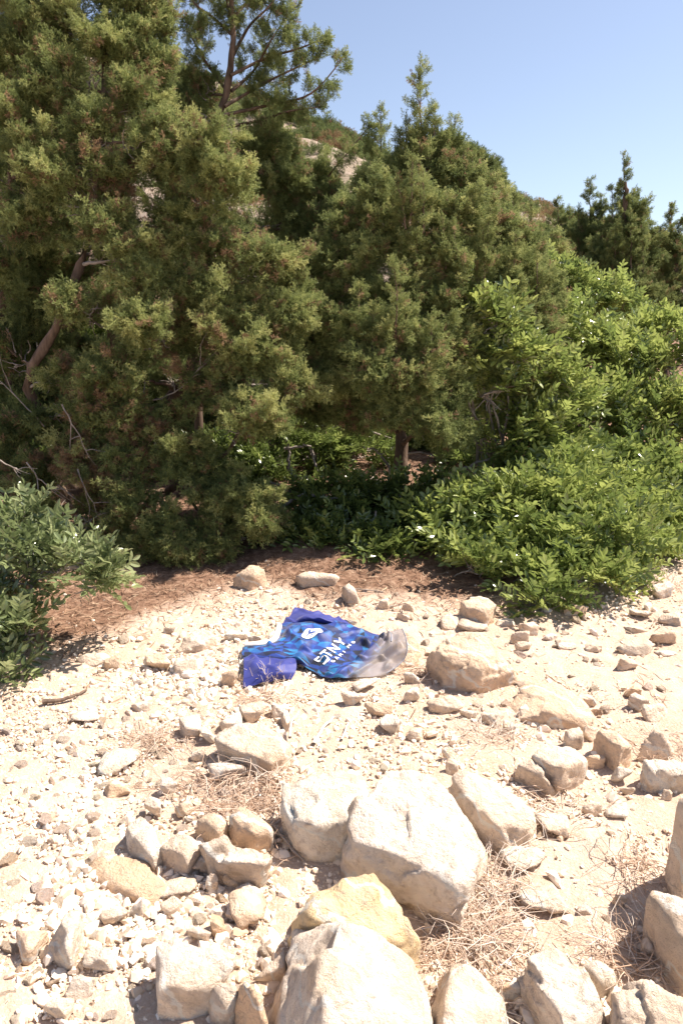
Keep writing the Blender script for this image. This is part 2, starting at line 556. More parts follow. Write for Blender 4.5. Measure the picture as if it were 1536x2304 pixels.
def boxed(x0, y0, x1, y1, h, tint, label, sub=4, seed=None, flat=False):
    """rock from its extent in the photo: contact with the ground at the lower edge; h is its height in metres"""
    cx = 0.5 * (x0 + x1)
    g0 = ground(cx, y1)
    dep = math.atan2(CAMZ, math.hypot(g0[0], g0[1]))
    dist = g0[1] * math.cos(PITCH) + (CAMZ - g0[2]) * math.sin(PITCH)
    w = (x1 - x0) * dist / F
    span = (y1 - y0) * dist / F
    depth = max(0.35 * w, (span - h * math.cos(dep)) / math.sin(dep))
    r = np.random.default_rng((NROCK + 1) * 7 + 3 if seed is None else seed)
    n = 11
    u = runit(n, r)
    u = np.sign(u) * np.abs(u) ** 0.55
    u = u / np.abs(u).max(0)                      # fill the box
    a = r.uniform(-0.5, 0.5)
    xy = u[:, :2] @ np.array([[math.cos(a), -math.sin(a)], [math.sin(a), math.cos(a)]])
    xy = xy / np.abs(xy).max(0)
    tilt = r.uniform(-0.18, 0.18)
    z = (u[:, 2] * 0.5 + 0.5) * 1.25 - 0.25
    P = np.stack([g0[0] + xy[:, 0] * w / 2 * 1.04, g0[1] + depth / 2 + xy[:, 1] * depth / 2, z * h * (1 + tilt * xy[:, 0])], -1)
    gg = gz_arr(P[:, 0], P[:, 1]).mean()
    P[:, 2] += gg
    return add_rock(P, label, tint, sub)

# ------------------------------------------------------------------ ground and hill
def build_ground():
    xd = np.arange(-2.3, 2.9, 0.016); yd = np.arange(0.45, 4.6, 0.016)
    ge = lambda s, e, n: s + np.sign(e - s) * (np.geomspace(1, abs(e - s) + 1, n) - 1)
    xs = np.concatenate([ge(-2.3, -400, 40)[:0:-1], xd, ge(2.9, 400, 40)[1:]])
    ys = np.concatenate([ge(0.45, -60, 20)[:0:-1], yd, ge(4.6, 900, 60)[1:]])
    X, Y = np.meshgrid(xs, ys)
    Z = gz_arr(X, Y)
    near = (1 - sstep(6, 14, np.hypot(X, Y)))
    p = np.stack([X, Y, X * 0], -1).reshape(-1, 3)
    d = fbm(p * 9, 3, 21).reshape(X.shape) * 0.006 + fbm(p * 34, 2, 31).reshape(X.shape) * 0.0035
    Z = Z + d * near
    lim = 3.12 + 0.22 * vnoise(np.stack([X * 1.6, X * 0, X * 0], -1).reshape(-1, 3), 8).reshape(X.shape) - 0.50 * sstep(-0.3, -1.2, X) + 0.35 * sstep(0.9, 1.8, X) + .06 - .22 * sstep(-.5, -.1, X) * (1 - sstep(.5, 1.1, X))
    lit = sstep(-0.22, 0.28, Y - lim)
    v = np.stack([X, Y, Z], -1).reshape(-1, 3)
    nx = len(xs); ny = len(ys)
    i = (np.arange(ny - 1)[:, None] * nx + np.arange(nx - 1)[None]).reshape(-1)
    f = np.stack([i, i + 1, i + nx + 1, i + nx], -1)
    me = mesh_np('ground', v, f, GROUND, True, {'litter': ('FLOAT', lit.ravel())})
    tag(mobj('ground', me), kind='structure')
build_ground()

def litter_edge(x):
    return 3.12 + 0.22 * vnoise(np.stack([x * 1.6, x * 0, x * 0], -1), 8) - 0.50 * sstep(-0.3, -1.2, x) + 0.35 * sstep(0.9, 1.8, x) + .06 - .22 * sstep(-.5, -.1, x) * (1 - sstep(.5, 1.1, x))

RIDGE = [(-700, -120), (0, 60), (300, 130), (500, 195), (620, 240), (700, 276), (770, 306), (830, 342), (900, 376), (1000, 408), (1130, 446), (1200, 474), (1260, 505), (1400, 575), (1600, 650), (2300, 705)]
HY0, HY1 = 22.0, 75.0
def hill_z(x, y):
    """height of the hillside"""
    ang = x / HY1 * 1.0
    rp = np.array([at(a, b, HY1) for a, b in RIDGE])
    top = np.interp(x, rp[:, 0], rp[:, 2])
    t = np.clip((y - HY0) / (HY1 - HY0), 0, 1)
    z = 1.2 + (top - 1.2) * t ** 1.15
    over = np.clip(y - HY1, 0, None)
    return z - over * 0.12
def build_hill():
    xs = np.linspace(-75, 75, 190); ys = np.linspace(HY0 - 2, 130, 130)
    X, Y = np.meshgrid(xs, ys)
    Z = hill_z(X, Y)
    p = np.stack([X, Y, Z * 0], -1).reshape(-1, 3)
    t = sstep(HY0, HY0 + 12, Y)
    Z = Z + fbm(p * 0.16, 5, 51, 0.55).reshape(X.shape) * 0.75 * t - 2.2 * (1 - sstep(HY0 - 2, HY0 + 3, Y))
    v = np.stack([X, Y, Z], -1).reshape(-1, 3)
    nx, ny = len(xs), len(ys)
    i = (np.arange(ny - 1)[:, None] * nx + np.arange(nx - 1)[None]).reshape(-1)
    tag(mobj('hillside', mesh_np('hillside', v, np.stack([i, i + 1, i + nx + 1, i + nx], -1), HILL)), kind='structure')
build_hill()

# ------------------------------------------------------------------ rocks traced corner by corner
traced([(885, 1742, .15), (975, 1752, .17), (1042, 1832, .17), (1078, 1915, .12), (1058, 2000, .11), (1000, 1960, .155), (915, 1925, .15), (785, 1893, .115), (825, 1800, .15)],
       [(777, 1915), (868, 1998), (960, 2066), (1046, 2110), (1086, 1990), (1088, 1930)],
       'large pale boulder in the middle foreground with a shaded overhanging lower face', 'w', 6, rough=0.045)
traced([(762, 1985, .12), (800, 1970, .12), (868, 1985, .12), (905, 2030, .11), (942, 2092, .08), (900, 2120, .09), (700, 2068, .12)],
       [(640, 2105), (690, 2045), (948, 2165), (915, 2185)],
       'yellow-stained rock wedged between the two biggest front boulders', 'y', 5, rough=0.05)
traced([(738, 2082, .19), (850, 2092, .19), (912, 2160, .17), (952, 2250, .15), (958, 2330, .14), (735, 2330, .20), (728, 2220, .20)],
       [(655, 2085), (612, 2250), (600, 2330), (968, 2275), (945, 2190)],
       'biggest cream boulder at the bottom edge, its left flank in shade', 'w', 6, rough=0.04)
traced([(640, 1748, .125), (700, 1735, .13), (800, 1735, .13), (830, 1785, .125), (795, 1845, .12), (720, 1850, .125), (660, 1838, .12), (632, 1790, .12)],
       [(655, 1905), (672, 1932), (725, 1932), (792, 1888), (832, 1830)],
       'blocky white boulder with a flat top left of the middle boulder', 'w', 5)
traced([(1008, 1752, .10), (1040, 1730, .12), (1130, 1772, .10), (1192, 1812, .085), (1205, 1860, .06), (1130, 1862, .085), (1085, 1838, .09), (1035, 1795, .09)],
       [(1092, 1895), (1150, 1918), (1205, 1898), (1210, 1850)],
       'long pale boulder right of the middle boulder across a dark crack', 'c', 5, rough=0.05)
traced([(485, 1666, .07), (522, 1634, .07), (600, 1628, .07), (652, 1668, .065), (640, 1690, .06), (608, 1708, .06), (545, 1694, .065)],
       [(492, 1690), (572, 1738), (608, 1748), (655, 1695)],
       'greyish split slab with a flat tilted top below the shirt', 'g', 5)
traced([(968, 1452, .12), (1008, 1432, .14), (1095, 1430, .155), (1112, 1458, .14), (1148, 1502, .075), (1085, 1492, .125), (998, 1478, .125)],
       [(955, 1512), (1000, 1540), (1052, 1560), (1095, 1540), (1166, 1532), (1140, 1490)],
       'big tan boulder to the right of the blue shirt', 't', 6, rough=0.04)
traced([(866, 1424, .075), (903, 1416, .09), (940, 1440, .08), (936, 1462, .06), (880, 1455, .06)],
       [(848, 1480), (862, 1498), (920, 1508), (940, 1498), (945, 1460)],
       'wedge-shaped beige stone lying under the sheer hem of the shirt', 't', 5)
traced([(1034, 1357, .085), (1058, 1341, .10), (1095, 1345, .10), (1111, 1360, .09), (1098, 1372, .09), (1048, 1368, .085)],
       [(1029, 1380), (1068, 1400), (1112, 1398), (1114, 1375)],
       'rounded tan stone in dappled shade at the foot of the right shrubs', 't', 5)
traced([(770, 1316, .075), (784, 1310, .085), (800, 1322, .075), (806, 1338, .05), (782, 1328, .075)], [(768, 1345), (784, 1353), (808, 1346)],
       'small upright grey stone standing behind the shirt', 'g', 4)
traced([(414, 1432, .05), (428, 1418, .06), (470, 1413, .06), (487, 1428, .05), (455, 1448, .04)], [(399, 1468), (420, 1470), (480, 1442)],
       'pale wedge-shaped stone left of the shirt at the edge of the shade', 'c', 5)
traced([(1192, 1692, .085), (1240, 1668, .10), (1308, 1690, .09), (1318, 1712, .08), (1262, 1730, .09), (1215, 1712, .09)], [(1245, 1768), (1268, 1772), (1318, 1742)],
       'squared cream rock with ridged top leaning on a slab at right', 'c', 5)
traced([(1160, 1716, .06), (1188, 1702, .075), (1212, 1722, .075), (1240, 1765, .05)], [(1156, 1728), (1200, 1762), (1236, 1792), (1252, 1786)],
       'flat slab leaning on its edge against the squared rock at right', 'c', 5)
traced([(1340, 1640, .09), (1368, 1630, .10), (1395, 1650, .10), (1420, 1682, .07), (1395, 1690, .085)], [(1336, 1690), (1360, 1708), (1388, 1720), (1422, 1714)],
       'tan rock with a steep front face, second of the row at right', 't', 5)
traced([(1468, 1633, .10), (1478, 1635, .10), (1502, 1662, .07)], [(1425, 1708), (1470, 1712), (1512, 1705), (1516, 1690)],
       'pyramid-shaped rock in the row near the right edge', 'c', 5)
traced([(1270, 1636, .06), (1305, 1632, .06), (1312, 1655, .055), (1278, 1655, .06)], [(1272, 1680), (1305, 1684), (1313, 1672)],
       'small squared white rock at the left end of the right row', 'w', 4)
traced([(1450, 1712, .07), (1490, 1700, .08), (1545, 1715, .08), (1540, 1745, .06), (1470, 1740, .07)], [(1440, 1768), (1500, 1780), (1545, 1775)],
       'cracked white block below the pyramid-shaped rock', 'w', 5, rough=0.06)
traced([(1460, 2012, .13), (1476, 1996, .14), (1545, 2030, .15), (1600, 2080, .14), (1560, 2150, .13), (1490, 2050, .14)], [(1452, 2060), (1478, 2180), (1536, 2222), (1600, 2200)],
       'grey-sided boulder cut off by the right edge low in the picture', 'g', 5)
traced([(1530, 1790, .26), (1560, 1745, .28), (1660, 1745, .28), (1680, 1830, .26), (1560, 1850, .25)], [(1520, 1960), (1560, 2000), (1680, 1960)],
       'tall rock at the right edge throwing a shadow to its left', 'c', 5)
traced([(1172, 2165, .09), (1200, 2130, .11), (1260, 2120, .11), (1300, 2170, .10), (1350, 2270, .08), (1330, 2330, .07), (1270, 2300, .10), (1205, 2215, .10)], [(1166, 2185), (1200, 2280), (1260, 2330), (1372, 2310)],
       'long white splintered rock lying at the bottom right', 'w', 6, rough=0.05)
traced([(1302, 2160, .06), (1335, 2150, .07), (1375, 2175, .06), (1345, 2200, .06)], [(1310, 2215), (1345, 2246), (1390, 2235), (1390, 2195)],
       'white rock tucked behind the long splintered one', 'w', 4)
traced([(1380, 2230, .10), (1440, 2198, .12), (1520, 2210, .12), (1600, 2260, .11), (1560, 2330, .10), (1400, 2300, .11)], [(1362, 2280), (1380, 2340), (1600, 2340)],
       'rounded knobbly rock in the bottom right corner', 'c', 6, rough=0.07)
traced([(1018, 2158, .08), (1050, 2160, .09), (1110, 2225, .09), (1125, 2320, .09), (1000, 2320, .10), (1005, 2230, .10)], [(985, 2200), (968, 2290), (965, 2340), (1146, 2340), (1135, 2260)],
       'smooth cream rock at the bottom edge right of the biggest boulder', 'c', 5)
traced([(355, 2115, .09), (402, 2102, .10), (480, 2125, .10), (522, 2180, .085), (505, 2210, .08), (415, 2215, .10), (358, 2212, .10)], [(355, 2296), (398, 2275), (440, 2262), (520, 2215)],
       'flat-topped cream slab with a broken front edge at the bottom left', 'w', 5)
traced([(470, 2215, .075), (520, 2208, .085), (535, 2225, .085), (510, 2260, .075)], [(465, 2250), (478, 2310), (530, 2310), (540, 2260)],
       'white rock with a grey shaded side at the bottom edge', 'w', 4)
traced([(545, 2197, .12), (562, 2195, .12), (585, 2235, .11), (598, 2290, .10)], [(525, 2240), (520, 2320), (610, 2330), (560, 2330)],
       'orange-beige slab standing on edge at the bottom left of the biggest boulder', 'o', 5)
traced([(132, 2075, .07), (160, 2038, .08), (180, 2052, .075), (165, 2100, .075), (155, 2148, .055)], [(103, 2148), (130, 2168), (158, 2160), (185, 2070)],
       'elongated white rock on the gravel at the lower left', 'w', 5)
traced([(285, 1862, .06), (312, 1834, .07), (345, 1855, .07), (365, 1905, .06), (345, 1925, .06)], [(283, 1880), (290, 1925), (330, 1948), (366, 1935)],
       'white rock at the left end of the rock cluster', 'w', 5)
traced([(365, 1905, .06), (385, 1880, .07), (425, 1872, .075), (452, 1898, .065), (420, 1925, .07)], [(362, 1935), (405, 1968), (452, 1920)],
       'cream five-sided rock second in the left rock cluster', 'c', 5)
traced([(440, 1840, .055), (478, 1820, .065), (512, 1850, .06), (490, 1870, .06)], [(437, 1880), (470, 1890), (508, 1892), (515, 1870)],
       'rounded pinkish rock behind the bumpy one in the left cluster', 't', 4)
traced([(515, 1835, .07), (545, 1815, .085), (590, 1840, .08), (612, 1862, .07), (570, 1870, .08), (530, 1855, .08)], [(518, 1885), (560, 1905), (612, 1912), (618, 1885)],
       'tan smooth rock beside the dry needles in the left cluster', 't', 5)
traced([(455, 1900, .075), (500, 1890, .085), (570, 1905, .085), (612, 1930, .07), (590, 1945, .075), (480, 1935, .08)], [(450, 1925), (480, 1970), (560, 1982), (610, 1965), (618, 1945)],
       'long bumpy cream rock in front of the left cluster', 'c', 6, rough=0.06)
traced([(1165, 1545, .03), (1210, 1530, .05), (1270, 1530, .06), (1320, 1580, .05), (1335, 1620, .03), (1230, 1600, .055)], [(1140, 1585), (1170, 1620), (1250, 1640), (1338, 1648)],
       'broad low slab half buried in the soil right of the tan boulder', 't', 5)
traced([(195, 1935, .02), (250, 1918, .025), (330, 1935, .025), (360, 2000, .02), (300, 2010, .025)], [(180, 1960), (250, 2010), (345, 2040), (375, 2010)],
       'flat tan slab sunk in the gravel at the left', 'o', 4)
traced([(528, 1290, .06), (550, 1270, .10), (580, 1265, .10), (600, 1285, .07), (570, 1295, .08)], [(520, 1318), (560, 1330), (605, 1315)],
       'brownish boulder set in the shaded bank under the junipers', 't', 4)
traced([(660, 1292, .05), (700, 1286, .06), (760, 1290, .05), (750, 1298, .05), (680, 1302, .05)], [(658, 1310), (700, 1318), (765, 1308)],
       'grey slab lying in the shade behind the shirt', 'g', 4)

# ------------------------------------------------------------------ rocks given by their extent
BOX = [
 (0, 2075, 86, 2172, .05, 't', 'tan flat boulder at the left edge low in the picture'),
 (428, 1918, 478, 1970, .04, 'c', 'small cream rock squeezed between the five-sided and the bumpy rock'),
 (205, 1746, 290, 1804, .035, 'o', 'tan slab left of the needle heap'),
 (320, 1790, 372, 1846, .05, 'w', 'white squarish rock above the left cluster'),
 (372, 1795, 433, 1842, .04, 'c', 'flat-topped block right of the white squarish rock'),
 (205, 1680, 293, 1752, .025, 'w', 'thin pale pointed slab lying flat at left'),
 (353, 1742, 398, 1792, .045, 'w', 'round white rock above the flat-topped block'),
 (445, 1705, 552, 1765, .045, 'w', 'pale rubbly rock just below the split grey slab'),
 (395, 1602, 455, 1668, .05, 'c', 'cream rock up-left of the split grey slab'),
 (445, 1622, 490, 1678, .045, 'w', 'cream rock touching the left tip of the split grey slab'),
 (488, 1598, 545, 1650, .05, 'w', 'white rock directly behind the split grey slab'),
 (533, 1568, 600, 1632, .06, 'c', 'tallest cream rock in the heap behind the split grey slab'),
 (608, 1570, 646, 1620, .05, 'w', 'egg-shaped white stone below the dry tuft'),
 (628, 1588, 658, 1650, .04, 'c', 'narrow upright stone next to the egg-shaped one'),
 (425, 1678, 470, 1714, .035, 'c', 'small rounded rock below the left tip of the split slab'),
 (293, 1575, 352, 1605, .03, 'w', 'flat white stone in the rubble at left'),
 (155, 1595, 225, 1635, .03, 'w', 'knobbly white stone nearest the left shrub in the open'),
 (465, 2040, 510, 2115, .055, 'o', 'upright rounded pinkish stone in the lower left rubble'),
 (500, 1995, 600, 2105, .045, 't', 'tan angular rock right of the upright pinkish stone'),
 (540, 1985, 598, 2040, .03, 'w', 'bright white flat stone above the tan angular rock'),
 (460, 1966, 492, 2012, .045, 'c', 'upright pebble-like stone under the bumpy rock'),
 (340, 1965, 436, 2035, .03, 'c', 'low cream rock below the five-sided rock'),
 (358, 2015, 412, 2065, .04, 'c', 'lumpy cream stone above the flat-topped slab'),
 (282, 2015, 330, 2072, .045, 'w', 'sharp white stone pointing up in the lower left gravel'),
 (212, 2035, 285, 2088, .03, 'g', 'grey stone lying in the lower left gravel'),
 (180, 2128, 262, 2190, .04, 'w', 'pale pointed rock left of the flat-topped slab'),
 (140, 2195, 205, 2255, .045, 'w', 'white rock in the lower left gravel near the bottom edge'),
 (560, 2140, 648, 2215, .05, 'g', 'greyish oblong rock at the shaded flank of the biggest boulder'),
 (415, 2090, 476, 2128, .035, 'w', 'white flat stone on the back edge of the flat-topped slab'),
 (90, 2245, 160, 2304, .035, 'c', 'low cream rock at the bottom edge far left'),
 (318, 1470, 382, 1512, .055, 't', 'rounded tan rock left of the shirt in full sun'),
 (382, 1471, 442, 1522, .06, 'g', 'grey-tan pointed rock beside the rounded tan one'),
 (496, 1502, 542, 1546, .06, 't', 'tan rock with a dark left side next to the near sleeve'),
 (155, 1455, 242, 1503, .03, 'g', 'thin grey slab lying by the left shrub'),
 (228, 1472, 272, 1508, .045, 't', 'tan stone at the right end of the thin grey slab'),
 (500, 1416, 556, 1446, .04, 'w', 'white flattish stone left of the collar'),
 (556, 1425, 600, 1452, .045, 'w', 'white angular stone filling the collar opening'),
 (600, 1406, 630, 1450, .045, 'w', 'narrow white stone standing in the collar opening'),
 (368, 1408, 398, 1428, .03, 'g', 'small grey-white stone at the edge of the shade left'),
 (843, 1345, 876, 1373, .045, 'c', 'rounded cream stone behind the far sleeve'),
 (905, 1352, 936, 1378, .035, 't', 'small tan stone right of the rounded cream one behind the shirt'),
 (893, 1373, 932, 1398, .03, 'w', 'pale stone between the shirt and the dappled stone'),
 (768, 1388, 806, 1408, .03, 'w', 'flat white stone touching the far sleeve'),
 (988, 1376, 1062, 1424, .035, 'g', 'grey tilted slab left of the dappled stone'),
 (1030, 1386, 1102, 1426, .035, 'g', 'second grey slab overlapping the foot of the dappled stone'),
 (1115, 1385, 1168, 1412, .03, 'c', 'low stone right of the dappled stone'),
 (1168, 1386, 1216, 1432, .055, 'c', 'cream stone under the hanging tip of the right shrub'),
 (1148, 1415, 1196, 1448, .05, 'c', 'angular stone just left of the shrub tip'),
 (1157, 1440, 1202, 1468, .04, 'c', 'flattened stone below the angular stone by the shrub tip'),
 (1270, 1345, 1332, 1392, .06, 't', 'stone half hidden under the right shrub leaves'),
 (1384, 1470, 1437, 1512, .055, 'c', 'blocky cream stone alone on the right track'),
 (1312, 1445, 1356, 1469, .03, 'c', 'small rounded stone on the right track'),
 (1250, 1442, 1298, 1462, .02, 'c', 'thin flat stone on the right track'),
 (1218, 1422, 1262, 1444, .025, 'w', 'low white stone right of the shrub tip'),
 (1395, 1430, 1482, 1478, .04, 'g', 'wide grey-tan stone on the right track'),
 (1480, 1452, 1530, 1482, .02, 'g', 'thin tilted plate right of the wide grey-tan stone'),
 (1408, 1392, 1480, 1424, .035, 'g', 'grey slab at the far end of the right track'),
 (1425, 1364, 1472, 1394, .03, 'c', 'flat cream slab beyond the grey slab on the right track'),
 (1468, 1305, 1522, 1348, .06, 'w', 'pale boulder at the foot of the bushes near the right edge'),
 (1450, 1350, 1475, 1376, .04, 'w', 'small upright white stone before the pale right boulder'),
 (1490, 1378, 1545, 1412, .04, 'c', 'cream stone at the right edge of the track'),
 (1460, 1420, 1525, 1450, .05, 't', 'tan boulder near the right edge behind the thin plate'),
 (1415, 1555, 1462, 1600, .05, 'w', 'white pointed stone on the right track'),
 (1300, 1548, 1350, 1590, .035, 'c', 'stone at the upper right end of the buried slab'),
 (1455, 1570, 1545, 1630, .06, 'c', 'large pale boulder at the right edge behind the row of rocks'),
 (1405, 1538, 1450, 1575, .035, 'o', 'small rusty-sided stone on the right track'),
 (962, 1552, 1052, 1608, .05, 'c', 'cream rock just below the tan boulder'),
 (768, 1546, 830, 1594, .05, 'c', 'rounded cream rock below the shirt'),
 (818, 1570, 882, 1616, .045, 't', 'tan rock below and right of the rounded cream rock'),
 (850, 1598, 908, 1652, .045, 'w', 'white disc-like rock on bare soil below the shirt'),
 (912, 1628, 952, 1668, .03, 'c', 'small rock right of the white disc-like rock'),
 (790, 1521, 872, 1562, .03, 'w', 'flat white slab at the lower hem of the shirt'),
 (905, 1538, 945, 1582, .05, 'w', 'upright pale stone between shirt and tan boulder'),
 (908, 1508, 962, 1540, .045, 'g', 'grey stone wedged between the hem and the tan boulder'),
 (1030, 1590, 1080, 1620, .035, 'c', 'oblong stone below the cream rock under the tan boulder'),
 (1085, 1585, 1140, 1640, .045, 'c', 'cream stone at the left tip of the buried slab'),
 (1130, 1610, 1165, 1655, .04, 'c', 'rounded stone leaning on the front of the buried slab'),
 (1160, 1580, 1206, 1618, .035, 'w', 'white triangular stone lying on the buried slab'),
 (995, 1676, 1052, 1716, .045, 'c', 'smooth oval rock on bare soil behind the middle boulder'),
 (1000, 1700, 1032, 1748, .05, 'c', 'pointed stone at the back of the dark crack'),
 (1310, 1628, 1345, 1672, .05, 'c', 'rock squeezed between the first two of the right row'),
 (1320, 1692, 1366, 1732, .04, 't', 'low tan stone in front of the second rock of the right row'),
 (1378, 1720, 1434, 1768, .05, 'w', 'squarish white stone left of the cracked block'),
 (1392, 1756, 1430, 1788, .03, 'w', 'small white stone below the squarish one'),
 (1462, 1775, 1512, 1808, .04, 'g', 'grey rounded stone below the cracked block'),
 (1310, 1804, 1362, 1838, .035, 'c', 'flat stone on bare soil right of the long boulder'),
 (1364, 1798, 1432, 1848, .03, 'w', 'white oblong stone on bare soil at right'),
 (1208, 1822, 1292, 1888, .03, 'c', 'low wedge of rock in the soil right of the long boulder'),
 (1378, 1992, 1416, 2040, .05, 'c', 'small pinkish stone left of the grey-sided boulder'),
 (1300, 2030, 1370, 2066, .02, 'w', 'thin pale chip lying left of the grey-sided boulder'),
 (1168, 1962, 1310, 2085, .03, 'c', 'broad pale rock sunk in the soil beside the heap of dry stalks'),
 (1120, 1900, 1245, 1975, .03, 'w', 'flat pale rock behind the heap of dry stalks'),
 (1118, 2198, 1174, 2258, .05, 'o', 'round pinkish stone between two bottom edge rocks'),
 (1445, 2110, 1485, 2165, .04, 'w', 'white stone leaning on the left of the grey-sided boulder'),
]
for b in BOX:
    big = (b[2] - b[0]) > 45
    boxed(*b, sub=4 if big else 3)

# ------------------------------------------------------------------ small loose stones, each its own object
small_meshes = []
for k in range(18):
    r = np.random.default_rng(900 + k)
    u = runit(10, r); u = np.sign(u) * np.abs(u) ** 0.6
    u = u * np.array([1.0, r.uniform(0.6, 0.95), r.uniform(0.35, 0.75)])
    small_meshes.append(rock_mesh('small_stone', u * 0.5, 3 if k < 8 else 2, 400 + k, 40, 0.05, 6, 14))
OCC = []
for o in list(bpy.data.objects):
    if o.name.startswith('rock'):
        co = np.empty(len(o.data.vertices) * 3, np.float32); o.data.vertices.foreach_get('co', co); co = co.reshape(-1, 3)
        OCC.append((o.location.x, o.location.y, 0.42 * max(np.ptp(co[:, 0]), 1e-3), 0.42 * np.ptp(co[:, 1])))
OCC = np.array(OCC)
SHIRT_BOX = (545, 1375, 900, 1545)
def free(x, y, m=0.0):
    d = ((x - OCC[:, 0]) / (OCC[:, 2] + m)) ** 2 + ((y - OCC[:, 1]) / (OCC[:, 3] + m)) ** 2
    return d.min() > 1
ZONES = [
 # x0,y0,x1,y1,count,size range px, label, group
 (10, 1610, 600, 1800, 62, (16, 40), 'small loose pale stone in the upper rubble left of the split slab', 'small stones in the upper left rubble'),
 (10, 1830, 620, 2290, 75, (20, 52), 'small loose pale stone in the lower left gravel', 'small stones in the lower left gravel'),
 (660, 1560, 1180, 1730, 36, (14, 32), 'small loose stone on the soil between the shirt and the front boulders', 'small stones between shirt and front boulders'),
 (940, 1385, 1530, 1620, 56, (12, 34), 'small loose stone on the sunny track right of the shirt', 'small stones on the right track'),
 (560, 1330, 960, 1400, 26, (10, 24), 'small loose stone on the ground just behind the shirt', 'small stones behind the shirt'),
 (280, 1430, 540, 1600, 32, (12, 30), 'small loose stone in the sun just left of the shirt', 'small stones left of the shirt'),
 (1090, 1760, 1440, 2130, 13, (16, 40), 'small loose stone on the soil right of the front boulders', 'small stones right of the front boulders'),
]
MARKS = [(560, 1680, 'split grey slab'), (730, 1830, 'blocky white boulder'), (930, 1900, 'middle boulder'), (1110, 1820, 'long boulder'), (1060, 1495, 'big tan boulder'), (720, 1470, 'blue shirt'),
 (1070, 1370, 'dappled stone'), (1240, 1590, 'half-buried slab'), (1250, 1720, 'squared leaning rock'), (1470, 1675, 'pyramid-shaped rock'), (1410, 1490, 'blocky track stone'), (1440, 1455, 'wide grey-tan stone'),
 (440, 1440, 'pale wedge stone'), (410, 1495, 'grey-tan pointed rock'), (200, 1480, 'thin grey slab'), (245, 1718, 'thin pale slab'), (245, 1775, 'tan slab'), (400, 1818, 'flat-topped block'), (325, 1890, 'white cluster rock'),
 (530, 1935, 'bumpy cream rock'), (270, 1970, 'sunken tan slab'), (145, 2100, 'elongated white rock'), (40, 2120, 'left edge boulder'), (440, 2170, 'flat-topped cream slab'), (250, 2060, 'grey gravel stone'), (485, 2080, 'upright pinkish stone'),
 (170, 2225, 'white bottom rock'), (880, 1625, 'white disc-like rock'), (1022, 1695, 'smooth oval rock'), (345, 1670, 'dry needle nest'), (190, 1615, 'knobbly white stone'), (1240, 2020, 'sunken pale rock'), (1400, 1822, 'white oblong stone'), (788, 1330, 'upright grey stone'), (860, 1358, 'rounded cream stone'), (1200, 1400, 'hanging shrub tip'), (420, 1635, 'cream rock heap')]
CNAME = {'w': 'white', 'c': 'cream', 't': 'tan', 'g': 'grey', 'o': 'orange-tan'}
LIST = []
for (x0, y0, x1, y1, cnt, (s0, s1), lab, grp) in ZONES:
    k = 0; tries = 0
    while k < cnt and tries < cnt * 30:
        tries += 1
        px, py = rng.uniform(x0, x1), rng.uniform(y0, y1)
        if SHIRT_BOX[0] - 10 < px < SHIRT_BOX[2] and SHIRT_BOX[1] < py < SHIRT_BOX[3]: continue
        g = ground(px, py)
        spx = s0 + (s1 - s0) * rng.random() ** 2.0
        s = spx * np.linalg.norm(g - np.array([0, 0, CAMZ])) * 0.92 / F
        if not free(g[0], g[1], s * 0.4): continue
        o = mobj('stone', small_meshes[rng.integers(0, 18)], None, (g[0], g[1], g[2] + s * 0.04))
        o.rotation_euler = (rng.normal(0, .35), rng.normal(0, .35), rng.uniform(0, 6.28))
        o.scale = (s * 1.15,) * 3
        tc_ = str(rng.choice(list('wwcccctgo')))
        o.color = tuple(x * rng.uniform(0.92, 1.0) for x in TINT[tc_]) + (1,)
        tag(o, None, 'stone', grp)
        ds = [math.hypot(px - a, (py - b_) * 1.3) for a, b_, _ in MARKS]
        j = int(np.argmin(ds)); dx, dy = px - MARKS[j][0], (py - MARKS[j][1]) * 1.3
        rel = ('left of' if dx < 0 else 'right of') if abs(dx) > abs(dy) else ('behind' if dy < 0 else 'in front of')
        sz = 'tiny' if spx < s0 + .12 * (s1 - s0) else 'small' if spx < s0 + .5 * (s1 - s0) else 'fist-sized'
        LIST.append((o, (sz, CNAME[tc_], rel, MARKS[j][2]), ds[j]))
        OCC = np.vstack([OCC, [g[0], g[1], s * 0.4, s * 0.35]])
        k += 1
ORD = ['nearest to it', 'second nearest to it', 'third nearest to it', 'fourth nearest to it', 'fifth nearest to it', 'sixth nearest to it', 'seventh nearest to it', 'eighth nearest to it', 'ninth nearest to it', 'tenth nearest to it']
bykey = {}
for o, key, d in LIST: bykey.setdefault(key, []).append((d, o.name, o))
for key, l in bykey.items():
    l.sort(key=lambda e: e[0])
    for i, (d, _, o) in enumerate(l):
        o['label'] = '%s loose %s stone %s the %s' % key + ('' if len(l) == 1 else ', ' + ORD[min(i, 9)])

